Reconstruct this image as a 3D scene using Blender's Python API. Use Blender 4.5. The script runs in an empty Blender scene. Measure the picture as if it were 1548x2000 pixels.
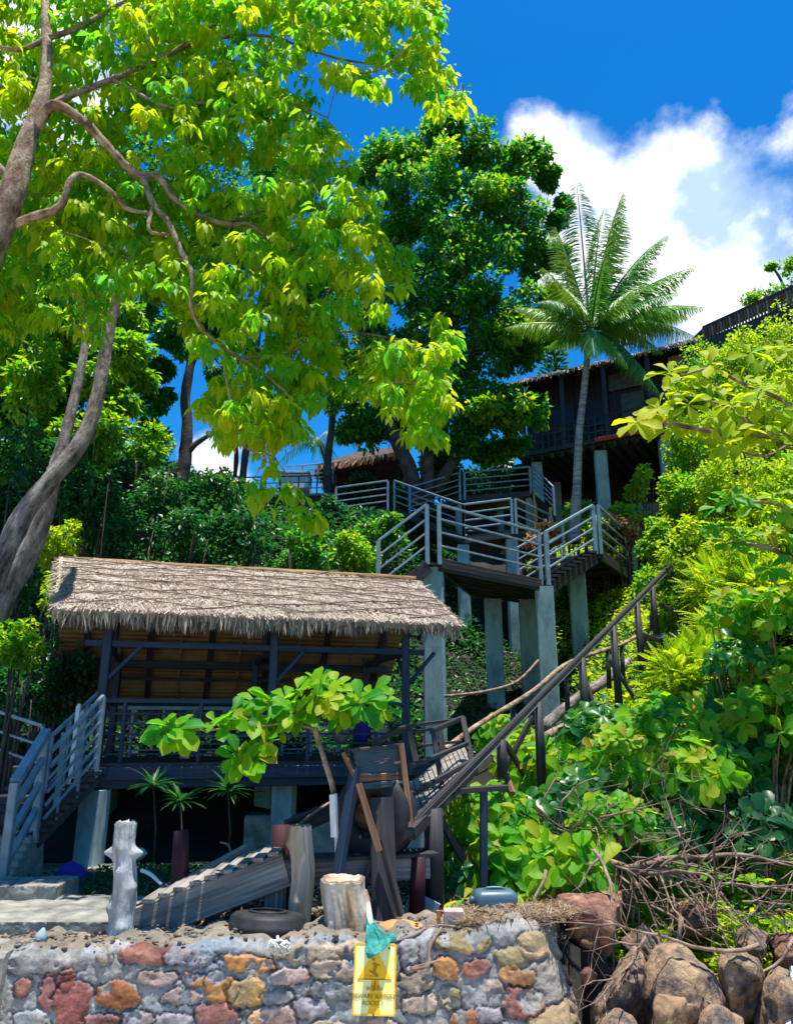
import bpy, bmesh, math, random
import numpy as np
from mathutils import Vector, Matrix, noise as mnoise
R=math.radians
rnd=random.Random(7); rs=np.random.RandomState(7)
sc=bpy.context.scene; COL=sc.collection
# ---------------------------------------------------------------- camera
F=1500.0; PITCH=R(16); CZ=1.7
cam=bpy.data.cameras.new('camera'); co=bpy.data.objects.new('camera',cam); COL.objects.link(co)
co.location=(0,0,CZ); co.rotation_euler=(R(90)+PITCH,0,0)
cam.sensor_fit='VERTICAL'; cam.sensor_height=36; cam.sensor_width=36; cam.lens=27; cam.clip_end=3000; cam.clip_start=.05
sc.camera=co
# ---------------------------------------------------------------- light
SUN=Vector((0.08,-0.08,0.99)).normalized()
EL=math.asin(SUN.z); AZ=math.atan2(SUN.x,SUN.y)
w=bpy.data.worlds.new('World'); sc.world=w; w.use_nodes=True
nt=w.node_tree; nt.nodes.clear()
def N(t,ty,**k):
    n=t.nodes.new(ty)
    for a,b in k.items(): setattr(n,a,b)
    return n
out=N(nt,'ShaderNodeOutputWorld'); bg=N(nt,'ShaderNodeBackground'); bg.inputs[1].default_value=0.10
sky=N(nt,'ShaderNodeTexSky',sky_type='NISHITA',sun_disc=False); sky.sun_elevation=EL; sky.sun_rotation=AZ
sky.air_density=1.0; sky.dust_density=0.3; sky.ozone_density=3.0
hs=N(nt,'ShaderNodeHueSaturation'); hs.inputs['Saturation'].default_value=1.42; hs.inputs['Value'].default_value=1.0
nt.links.new(sky.outputs[0],hs.inputs['Color'])
tint=N(nt,'ShaderNodeMix',data_type='RGBA',blend_type='MULTIPLY'); tint.inputs[0].default_value=1
nt.links.new(hs.outputs[0],tint.inputs[6]); tint.inputs[7].default_value=(0.50,1.08,1.2,1)
tc=N(nt,'ShaderNodeTexCoord')
def vmath(op,a,b=None,val=None):
    n=N(nt,'ShaderNodeVectorMath',operation=op); nt.links.new(a,n.inputs[0])
    if b is not None: n.inputs[1].default_value=b
    return n
def fmath(t,op,a,b):
    n=N(t,'ShaderNodeMath',operation=op)
    for i,x in enumerate((a,b)):
        if isinstance(x,(int,float)): n.inputs[i].default_value=x
        else: t.links.new(x,n.inputs[i])
    return n.outputs[0]
def ramp(t,inp,stops,interp='LINEAR'):
    r=N(t,'ShaderNodeValToRGB'); r.color_ramp.interpolation=interp
    e=r.color_ramp.elements
    while len(e)<len(stops): e.new(.5)
    for x,(p,c) in zip(e,stops):
        x.position=p; x.color=(c[0],c[1],c[2],1) if not isinstance(c,(int,float)) else (c,c,c,1)
    if inp is not None: t.links.new(inp,r.inputs[0])
    return r
def pdir(px,py):
    dx=(px-774)/F; dy=(1000-py)/F
    return Vector((dx,math.cos(PITCH)-dy*math.sin(PITCH),math.sin(PITCH)+dy*math.cos(PITCH)))
nz=N(nt,'ShaderNodeTexNoise'); nz.inputs['Scale'].default_value=5.5; nz.inputs['Detail'].default_value=11; nz.inputs['Roughness'].default_value=.58
mp=N(nt,'ShaderNodeMapping'); mp.inputs['Location'].default_value=(1.3,.4,.2); mp.inputs['Scale'].default_value=(1,1,1.15)
nt.links.new(tc.outputs['Generated'],mp.inputs[0]); nt.links.new(mp.outputs[0],nz.inputs['Vector'])
def blob(px,py,rad):
    d=pdir(px,py).normalized()
    s=vmath('DISTANCE',tc.outputs['Generated'],tuple(d))
    return fmath(nt,'DIVIDE',s.outputs['Value'],rad)
b1=blob(1340,440,.20); b2=blob(1130,290,.08); b3=blob(420,930,.07); b4=blob(1500,600,.13); b5=blob(1370,330,.10); b6=blob(60,60,.15)
m=b1
for q in (b2,b3,b4,b5,b6): m=fmath(nt,'MINIMUM',m,q)
inv=fmath(nt,'SUBTRACT',1.0,m)
inv=fmath(nt,'MAXIMUM',inv,-0.8)
b7=fmath(nt,'MAXIMUM',fmath(nt,'SUBTRACT',1.0,blob(1300,-40,.20)),0.0)
s1=fmath(nt,'ADD',fmath(nt,'MULTIPLY',b7,-1.1),fmath(nt,'ADD',fmath(nt,'MULTIPLY',inv,1.0),fmath(nt,'MULTIPLY',fmath(nt,'SUBTRACT',nz.outputs[0],.53),2.5)))
mask=ramp(nt,s1,[(-0.0,0),(0.10,.12),(.3,.6),(.6,1.0)])
nz2=N(nt,'ShaderNodeTexNoise'); nz2.inputs['Scale'].default_value=11; nz2.inputs['Detail'].default_value=9
nt.links.new(mp.outputs[0],nz2.inputs['Vector'])
cc=ramp(nt,nz2.outputs[0],[(.38,(3.6,4.9,6.6)),(.50,(7.4,7.8,8.6)),(.6,(9.3,9.3,9.4))])
cm=N(nt,'ShaderNodeMix',data_type='RGBA'); nt.links.new(mask.outputs[0],cm.inputs[0]); nt.links.new(tint.outputs[2],cm.inputs[6]); nt.links.new(cc.outputs[0],cm.inputs[7])
nt.links.new(cm.outputs[2],bg.inputs[0]); nt.links.new(bg.outputs[0],out.inputs[0])
sl=bpy.data.lights.new('sun','SUN'); sl.energy=5.0; sl.angle=R(.5); sl.color=(1,.95,.84)
so=bpy.data.objects.new('sun',sl); COL.objects.link(so); so.rotation_euler=(-SUN).to_track_quat('-Z','Y').to_euler()
so.location=(0,0,60)
sc.view_settings.view_transform='Standard'; sc.view_settings.look='None'; sc.view_settings.exposure=0.78; sc.view_settings.gamma=1
sc.cycles.max_bounces=8; sc.cycles.transparent_max_bounces=4

# ---------------------------------------------------------------- projections
def at(px,py,Y):
    d=pdir(px,py); return Vector((0,0,CZ))+d*(Y/d.y)
def atz(px,py,z):
    d=pdir(px,py); return Vector((0,0,CZ))+d*((z-CZ)/d.z)
# ---------------------------------------------------------------- numpy noise
def _h(i,j,k,seed):
    n=(i*374761393+j*668265263+k*2147483647+seed*974634777)&0xffffffff
    n=((n^(n>>13))*1274126177)&0xffffffff
    return ((n^(n>>16))&0xffff)/65535.0
def vn(p,seed=0):
    p=np.asarray(p,float); f=np.floor(p).astype(np.int64); t=p-f; t=t*t*(3-2*t); r=0
    for a in (0,1):
        for b in (0,1):
            for c in (0,1):
                wgt=(t[...,0] if a else 1-t[...,0])*(t[...,1] if b else 1-t[...,1])*(t[...,2] if c else 1-t[...,2])
                r=r+wgt*_h(f[...,0]+a,f[...,1]+b,f[...,2]+c,seed)
    return r
def fbm(p,oct=4,seed=0):
    s=0;a=.5
    for o in range(oct): s=s+a*(vn(np.asarray(p)*2**o,seed+o)-.5)*2; a*=.5
    return s
# ---------------------------------------------------------------- terrain height
XS=np.array([-16,-9,-5,0,1.45,2.0,3,4.3,6,9,14,20.])
YS=np.array([6.3,7,8,9,10,11,12,13,15,17,19,21,24,30,40.])
ZT=np.array([
 [.2,.3,.5,.8,1.2,2.0,3.2,4.5,7,9,11,12,13,15,17],
 [.2,.2,.2,.25,.3,.5,1.0,1.8,4.3,6.5,8.5,9.6,10.5,12,14],
 [.2,.2,.2,.2,.2,.3,.6,1.2,3.3,5.4,7.3,8.3,8.6,9,9],
 [.24,.22,.2,.2,.2,.2,.3,.6,1.5,3.2,5.0,6.8,8.0,9,9],
 [.2,.22,.25,.3,.35,.5,.7,.95,1.6,2.7,4.3,6.4,7.9,9.2,9.5],
 [-.55,-.35,.15,.35,.4,.6,.8,1.1,1.6,2.5,4.0,6.2,7.8,9.3,9.8],
 [-.55,-.35,.15,.4,.5,.8,1.1,1.3,1.7,2.2,3.6,6.0,7.8,9.5,10],
 [-.55,-.35,.2,.6,.9,1.3,1.9,2.4,2.9,3.5,4.3,6.0,7.8,8.6,11],
 [-.5,-.3,.4,1.3,2.1,3.0,3.7,4.1,4.5,4.5,4.9,6.2,7.9,8.6,12],
 [-.4,.3,1.2,2.2,3.3,4.6,5.8,6.8,8.2,8.6,8.6,8.4,8.0,8.8,14],
 [-.4,1.0,2.5,4.2,5.8,7.5,9,10.2,12,13,14,14.5,15,16,16],
 [0,2,4,6,8,10,12,13,14,15,16,16,17,18,18]],float)
def Hn(x,y):
    x=np.asarray(x,float); y=np.asarray(y,float)
    xi=np.clip(np.searchsorted(XS,x)-1,0,len(XS)-2); yi=np.clip(np.searchsorted(YS,y)-1,0,len(YS)-2)
    tx=np.clip((x-XS[xi])/(XS[xi+1]-XS[xi]),0,1); ty=np.clip((y-YS[yi])/(YS[yi+1]-YS[yi]),0,1)
    z=(ZT[xi,yi]*(1-tx)+ZT[xi+1,yi]*tx)*(1-ty)+(ZT[xi,yi+1]*(1-tx)+ZT[xi+1,yi+1]*tx)*ty
    p=np.stack([x*.8,y*.8,x*0],-1)
    z=z+fbm(p,4,3)*np.clip((z-.2)*.25,.02,.35)
    z=np.where(y<6.3,-.6+np.clip((x-2.2),0,1)*.1,z)
    return z
def H(x,y): return float(Hn(np.array([x]),np.array([y]))[0])

# ---------------------------------------------------------------- materials
MATS={}
def newmat(name):
    m=bpy.data.materials.new(name); m.use_nodes=True; t=m.node_tree; t.nodes.clear()
    o=N(t,'ShaderNodeOutputMaterial'); p=N(t,'ShaderNodeBsdfPrincipled'); t.links.new(p.outputs[0],o.inputs[0])
    MATS[name]=m; return m,t,p,o
def bump(t,p,h,st,dist):
    b=N(t,'ShaderNodeBump'); b.inputs['Strength'].default_value=st; b.inputs['Distance'].default_value=dist
    t.links.new(h,b.inputs['Height']); t.links.new(b.outputs[0],p.inputs['Normal'])
def basic(name,stops,scale=4,rough=.8,bst=.5,bd=.01,detail=8,stretch=(1,1,1),attr=None,metal=0,spec=.3,dist=0.0,rgh=.6):
    m,t,p,o=newmat(name)
    if attr: a=N(t,'ShaderNodeAttribute',attribute_name=attr); src=a.outputs['Vector']
    else: a=N(t,'ShaderNodeTexCoord'); src=a.outputs['Object']
    mpn=N(t,'ShaderNodeMapping'); mpn.inputs['Scale'].default_value=stretch; t.links.new(src,mpn.inputs[0])
    n=N(t,'ShaderNodeTexNoise'); n.inputs['Scale'].default_value=scale; n.inputs['Detail'].default_value=detail; n.inputs['Roughness'].default_value=rgh; n.inputs['Distortion'].default_value=dist
    t.links.new(mpn.outputs[0],n.inputs['Vector'])
    r=ramp(t,n.outputs[0],stops); t.links.new(r.outputs[0],p.inputs['Base Color'])
    p.inputs['Roughness'].default_value=rough; p.inputs['Metallic'].default_value=metal; p.inputs['Specular IOR Level'].default_value=spec
    n2=N(t,'ShaderNodeTexNoise'); n2.inputs['Scale'].default_value=scale*4; n2.inputs['Detail'].default_value=6; t.links.new(mpn.outputs[0],n2.inputs['Vector'])
    hh=fmath(t,'ADD',n.outputs[0],fmath(t,'MULTIPLY',n2.outputs[0],.4))
    bump(t,p,hh,bst,bd); return m
basic('concrete',[(.3,(.10,.17,.19)),(.5,(.26,.38,.41)),(.7,(.40,.50,.52))],2.6,.85,.5,.012,stretch=(1,1,.45),rgh=.7)  # grey concrete with the teal of the shade mixed into its colour
basic('old_concrete',[(.3,(.10,.10,.09)),(.55,(.26,.25,.22)),(.75,(.42,.38,.32))],5,.9,.7,.02)
basic('dark_wood',[(.35,(.018,.018,.022)),(.6,(.05,.045,.05)),(.8,(.11,.09,.085))],5,.6,.5,.006,stretch=(.25,6,6),attr='loc')
basic('navy_paint',[(.35,(.012,.024,.05)),(.6,(.022,.04,.08)),(.8,(.08,.09,.11))],5,.5,.4,.004,stretch=(.3,4,4),attr='loc')
basic('grey_wood',[(.3,(.07,.06,.055)),(.5,(.24,.21,.19)),(.72,(.42,.38,.34))],4,.85,.8,.008,stretch=(.25,7,7),attr='loc')
basic('brown_wood',[(.3,(.05,.025,.012)),(.5,(.18,.09,.05)),(.72,(.34,.2,.12))],4,.8,.7,.006,stretch=(.25,7,7),attr='loc')
basic('peeling_wood',[(.38,(.03,.06,.07)),(.5,(.06,.10,.12)),(.58,(.05,.05,.05)),(.64,(.5,.48,.44)),(.75,(.3,.22,.16))],5,.8,.8,.006,stretch=(.5,3,3),attr='loc')
basic('red_wood',[(.35,(.02,.008,.012)),(.6,(.06,.012,.02)),(.8,(.12,.05,.05))],5,.7,.6,.006,stretch=(.3,5,5),attr='loc')
basic('driftwood',[(.32,(.08,.07,.06)),(.42,(.24,.24,.24)),(.56,(.40,.42,.44)),(.7,(.56,.57,.58))],4,.85,.9,.02,stretch=(.6,1,1),attr='loc')
basic('weathered_log',[(.3,(.12,.07,.04)),(.42,(.38,.26,.15)),(.6,(.5,.44,.37)),(.8,(.68,.62,.54))],3.2,.85,1,.02,stretch=(.3,1.5,1.5),attr='loc',dist=1)
basic('steel',[(.3,(.13,.20,.26)),(.55,(.2,.28,.34)),(.75,(.32,.38,.42))],6,.45,.2,.002,attr='loc',metal=.2,spec=.5)  # blue-grey metal, some teal of the shade added to its colour
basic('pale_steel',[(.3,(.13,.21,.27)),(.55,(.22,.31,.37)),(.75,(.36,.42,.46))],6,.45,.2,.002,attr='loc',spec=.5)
basic('yellow_paint',[(.3,(.45,.28,.04)),(.7,(.7,.5,.08))],6,.6,.3,.003)
basic('bark_grey',[(.36,(.03,.03,.035)),(.45,(.13,.11,.105)),(.54,(.27,.24,.22)),(.66,(.46,.41,.38))],5,.9,1,.05,stretch=(.5,1.3,1.3),attr='loc',rgh=.8)
basic('bark_tan',[(.36,(.10,.055,.035)),(.47,(.26,.16,.10)),(.56,(.42,.30,.20)),(.7,(.60,.48,.36))],7,.85,1,.03,stretch=(.7,1.2,1.2),attr='loc',rgh=.75)
basic('bark_dark',[(.3,(.03,.025,.025)),(.6,(.09,.07,.06)),(.8,(.16,.12,.10))],4,.9,.8,.02)
basic('palm_bark',[(.35,(.14,.13,.12)),(.55,(.3,.28,.25)),(.7,(.42,.4,.36))],3,.9,1,.02,stretch=(1,1,7))
basic('dry_twig',[(.3,(.09,.05,.04)),(.52,(.24,.16,.12)),(.75,(.44,.33,.27))],9,.85,.5,.004)
basic('boulder',[(.35,(.03,.03,.04)),(.43,(.10,.085,.08)),(.49,(.24,.16,.11)),(.56,(.37,.25,.15)),(.70,(.48,.37,.24))],3.4,.9,1,.05,rgh=.75)
basic('boulder_red',[(.33,(.06,.025,.03)),(.45,(.15,.07,.055)),(.54,(.29,.16,.09)),(.64,(.46,.31,.19))],2.4,.9,1,.05,rgh=.75)
basic('boulder_tan',[(.3,(.1,.06,.04)),(.5,(.28,.18,.10)),(.7,(.42,.31,.2))],3.5,.9,.9,.02,rgh=.68)
basic('soil',[(.3,(.008,.008,.008)),(.55,(.022,.019,.015)),(.8,(.06,.05,.035))],1.5,.95,1,.05)
basic('sand',[(.3,(.34,.27,.2)),(.7,(.55,.46,.36))],2,.95,.5,.02)
basic('rubber',[(.3,(.012,.012,.014)),(.7,(.035,.035,.04))],10,.6,.4,.003)
basic('blue_plastic',[(.3,(.04,.09,.13)),(.7,(.08,.15,.2))],6,.4,.15,.003,spec=.5)
basic('white_plastic',[(.3,(.6,.62,.64)),(.7,(.8,.8,.8))],12,.5,.3,.003)
basic('teal_cloth',[(.3,(.01,.09,.09)),(.5,(.02,.2,.18)),(.75,(.12,.38,.34))],14,.85,.4,.004)
basic('purple_cloth',[(.3,(.03,.015,.2)),(.7,(.07,.03,.34))],8,.8,.4,.01)
basic('pink_cloth',[(.3,(.6,.02,.2)),(.7,(.8,.08,.35))],8,.8,.4,.01)
basic('rope',[(.3,(.45,.42,.36)),(.7,(.75,.72,.66))],30,.9,.6,.004)
basic('brick_pale',[(.3,(.4,.24,.2)),(.6,(.6,.45,.4)),(.8,(.7,.62,.56))],9,.9,.6,.006)
basic('orange_stone',[(.3,(.4,.15,.05)),(.6,(.65,.33,.13)),(.8,(.72,.5,.28))],5,.9,.7,.012)
basic('terracotta',[(.3,(.45,.12,.03)),(.8,(.65,.24,.08))],9,.8,.4,.004)
basic('sign_plate',[(.40,(.78,.84,.46)),(.56,(.86,.82,.26)),(.7,(.9,.68,.06))],4.0,.35,.05,.001,detail=3,spec=.5)
basic('sign_yellow',[(.3,(.9,.40,.005)),(.5,(.92,.52,.01)),(.7,(.9,.64,.02))],9,.4,.05,.001)
basic('sign_ink',[(.3,(.38,.16,.0)),(.7,(.5,.26,.0))],14,.5,.05,.001)
basic('rust',[(.3,(.16,.05,.01)),(.7,(.4,.16,.03))],20,.8,.3,.002)
basic('roof_sheet',[(.35,(.03,.03,.035)),(.6,(.07,.065,.06)),(.8,(.16,.12,.1))],3,.8,.6,.02,stretch=(6,1,1),attr='loc')
basic('tan_wall',[(.35,(.25,.14,.09)),(.7,(.42,.27,.19))],3,.8,.4,.01)
basic('red_paint',[(.3,(.28,.03,.03)),(.7,(.42,.06,.05))],5,.6,.2,.003,attr='loc')
basic('ply_panel',[(.3,(.06,.07,.07)),(.7,(.13,.14,.13))],4,.8,.2,.003)
basic('white_wall',[(.3,(.5,.55,.6)),(.7,(.68,.72,.76))],3,.7,.1,.002)
basic('moss_stone',[(.3,(.03,.035,.03)),(.55,(.09,.085,.07)),(.75,(.2,.17,.13))],3,.95,1,.03)
def colmat(name,st=.9,bd=.012,sc_=14):
    m,t,p,o=newmat(name); a=N(t,'ShaderNodeAttribute',attribute_name='Col'); c=N(t,'ShaderNodeTexCoord')
    n=N(t,'ShaderNodeTexNoise'); n.inputs['Scale'].default_value=sc_; n.inputs['Detail'].default_value=9; n.inputs['Roughness'].default_value=.7; t.links.new(c.outputs['Object'],n.inputs['Vector'])
    r=ramp(t,n.outputs[0],[(.25,.55),(.5,1.0),(.75,1.3)])
    mx=N(t,'ShaderNodeMix',data_type='RGBA',blend_type='MULTIPLY'); mx.inputs[0].default_value=1
    t.links.new(a.outputs['Color'],mx.inputs[6]); t.links.new(r.outputs[0],mx.inputs[7]); t.links.new(mx.outputs[2],p.inputs['Base Color'])
    p.inputs['Roughness'].default_value=.92; p.inputs['Specular IOR Level'].default_value=.2; bump(t,p,n.outputs[0],st,bd); return m
colmat('stonework',1.0,.018,26); colmat('litter',.3,.004,20)
def leafmat(name,cols,tcols,trans=.5,rough=.4,spec=.4):
    m,t,p,o=newmat(name); a=N(t,'ShaderNodeAttribute',attribute_name='lv')
    r=ramp(t,a.outputs['Fac'],[(i/(len(cols)-1),c) for i,c in enumerate(cols)])
    r2=ramp(t,a.outputs['Fac'],[(i/(len(tcols)-1),c) for i,c in enumerate(tcols)])
    c1=r.outputs[0]; c2=r2.outputs[0]
    if name in ('leaf_almond','leaf_gold','leaf_lime'):
        la=N(t,'ShaderNodeAttribute',attribute_name='lc'); sx_=N(t,'ShaderNodeSeparateXYZ'); t.links.new(la.outputs['Vector'],sx_.inputs[0])
        ax_=fmath(t,'ABSOLUTE',sx_.outputs[0],0); rib=ramp(t,ax_,[(0,1),(.018,.8),(.03,0)])
        sn_=fmath(t,'SINE',fmath(t,'ADD',fmath(t,'MULTIPLY',sx_.outputs[1],58),fmath(t,'MULTIPLY',ax_,-60)),0); ve=ramp(t,sn_,[(.8,0),(1,.4)])
        vm=fmath(t,'MAXIMUM',rib.outputs[0],ve.outputs[0])
        def veined(c,col):
            mv=N(t,'ShaderNodeMix',data_type='RGBA'); t.links.new(fmath(t,'MULTIPLY',vm,.28),mv.inputs[0]); t.links.new(c,mv.inputs[6]); mv.inputs[7].default_value=col; return mv.outputs[2]
        c1=veined(c1,(.35,.42,.12,1)); c2=veined(c2,(.2,.4,.02,1))
        nn_=N(t,'ShaderNodeTexNoise'); nn_.inputs['Scale'].default_value=60; tc_=N(t,'ShaderNodeTexCoord'); t.links.new(tc_.outputs['Object'],nn_.inputs['Vector'])
        sp_n=ramp(t,nn_.outputs[0],[(.68,0),(.74,.7)]); ms=N(t,'ShaderNodeMix',data_type='RGBA'); t.links.new(sp_n.outputs[0],ms.inputs[0]); t.links.new(c1,ms.inputs[6]); ms.inputs[7].default_value=(.22,.15,.05,1); c1=ms.outputs[2]
    t.links.new(c1,p.inputs['Base Color']); p.inputs['Roughness'].default_value=rough; p.inputs['Specular IOR Level'].default_value=spec
    tr=N(t,'ShaderNodeBsdfTranslucent'); t.links.new(c2,tr.inputs[0])
    mx=N(t,'ShaderNodeMixShader'); mx.inputs[0].default_value=trans
    t.links.new(p.outputs[0],mx.inputs[1]); t.links.new(tr.outputs[0],mx.inputs[2]); t.links.new(mx.outputs[0],o.inputs[0]); return m
leafmat('leaf_lime',[(.012,.18,.06),(.08,.34,.02),(.20,.44,.008),(.32,.50,.006),(.42,.52,.008)],[(.03,.50,.12),(.22,.75,.03),(.46,.88,.008),(.68,.92,.006),(.88,.92,.008)],.6,.5,.3)
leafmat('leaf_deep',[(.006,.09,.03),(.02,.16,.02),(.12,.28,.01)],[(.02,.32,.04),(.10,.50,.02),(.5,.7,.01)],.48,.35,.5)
leafmat('leaf_mid',[(.02,.17,.02),(.09,.28,.012),(.28,.40,.01)],[(.06,.45,.02),(.30,.66,.01),(.75,.82,.01)],.5)
leafmat('leaf_almond',[(.010,.13,.02),(.03,.24,.008),(.09,.32,.005),(.2,.40,.006),(.34,.42,.01),(.38,.26,.04)],[(.03,.5,.02),(.10,.66,.01),(.28,.78,.005),(.5,.82,.005),(.75,.8,.01),(.6,.4,.05)],.5,.5,.22)
leafmat('leaf_gold',[(.19,.37,.005),(.38,.46,.005),(.54,.52,.006)],[(.45,.78,.005),(.75,.86,.005),(.92,.88,.008)],.5,.55,.15)
leafmat('leaf_feather',[(.10,.28,.01),(.24,.40,.01),(.40,.48,.02)],[(.25,.60,.01),(.55,.75,.01),(.8,.8,.03)],.5,.5,.3)
leafmat('leaf_palm',[(.02,.14,.05),(.08,.28,.03),(.34,.42,.02)],[(.08,.4,.05),(.3,.6,.03),(.7,.74,.02)],.35,.35,.5)
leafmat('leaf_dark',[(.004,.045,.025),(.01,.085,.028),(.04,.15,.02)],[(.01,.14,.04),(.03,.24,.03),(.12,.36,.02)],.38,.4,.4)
leafmat('leaf_croton',[(.05,.14,.02),(.3,.08,.06),(.4,.3,.12)],[(.15,.35,.03),(.5,.12,.1),(.6,.5,.15)],.35)
leafmat('straw',[(.16,.12,.10),(.44,.36,.31),(.66,.57,.49)],[(.2,.14,.08),(.35,.25,.16),(.5,.4,.3)],.12,.7,.2)
leafmat('fringe_straw',[(.12,.10,.08),(.3,.26,.2),(.5,.46,.38)],[(.2,.14,.08),(.35,.25,.16),(.5,.4,.3)],.2,.6,.3)
leafmat('thatch_under',[(.12,.075,.04),(.34,.23,.12),(.5,.37,.2)],[(.08,.05,.02),(.12,.08,.03),(.16,.1,.04)],.3,.8,.1)
leafmat('dry_leaf',[(.12,.06,.03),(.3,.2,.12),(.5,.42,.32)],[(.3,.18,.06),(.4,.25,.1),(.5,.35,.2)],.2,.8,.1)
M=MATS

# ---------------------------------------------------------------- object helpers
def tag(o,label=None,cat=None,group=None,kind=None):
    if label: o['label']=label
    if cat: o['category']=cat
    if group: o['group']=group
    if kind: o['kind']=kind
    return o
def wloc(o):
    v=Vector((0,0,0))
    while o is not None: v+=o.location; o=o.parent
    return v
def thing(name,loc,label,cat,group=None):
    o=bpy.data.objects.new(name,None); COL.objects.link(o); o.location=loc; o.empty_display_size=.1
    return tag(o,label,cat,group)
def link(name,me,mat,parent,V):
    """V: world verts (n,3) already written to mesh; recentre"""
    V=np.asarray(V); o=bpy.data.objects.new(name,me); COL.objects.link(o)
    c=np.array([V[:,0].mean(),V[:,1].mean(),V[:,2].min()])
    flat=(V-c).astype(np.float32).ravel(); me.vertices.foreach_set('co',flat); me.update()
    if parent is not None: o.parent=parent; o.location=Vector(c)-wloc(parent)
    else: o.location=Vector(c)
    for mm in (mat if isinstance(mat,(list,tuple)) else [mat]): me.materials.append(M[mm])
    return o
def npmesh(name,V,loops,starts,totals,mat,parent=None,smooth=False,attrs=None):
    me=bpy.data.meshes.new(name); me.vertices.add(len(V)); me.loops.add(len(loops)); me.polygons.add(len(starts))
    me.vertices.foreach_set('co',np.asarray(V,np.float32).ravel())
    me.loops.foreach_set('vertex_index',np.asarray(loops,np.int32)); me.polygons.foreach_set('loop_start',np.asarray(starts,np.int32)); me.polygons.foreach_set('loop_total',np.asarray(totals,np.int32))
    if smooth: me.polygons.foreach_set('use_smooth',np.ones(len(starts),bool))
    me.update(calc_edges=True)
    for k,(ty,arr) in (attrs or {}).items():
        a=me.attributes.new(k,ty,'POINT'); a.data.foreach_set({'FLOAT':'value','FLOAT_VECTOR':'vector','FLOAT_COLOR':'color'}[ty],np.asarray(arr,np.float32).ravel())
    return link(name,me,mat,parent,V)
def grid(name,P,mat,parent=None,smooth=True,attrs=None,wrap=False):
    """P (n,m,3)"""
    n,m_=P.shape[:2]; idx=np.arange(n*m_).reshape(n,m_)
    a=idx[:-1,:-1].ravel();b=idx[1:,:-1].ravel();c=idx[1:,1:].ravel();d=idx[:-1,1:].ravel()
    L=np.stack([a,b,c,d],1).ravel(); k=len(a)
    return npmesh(name,P.reshape(-1,3),L,np.arange(k)*4,np.full(k,4),mat,parent,smooth,attrs)
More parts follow.
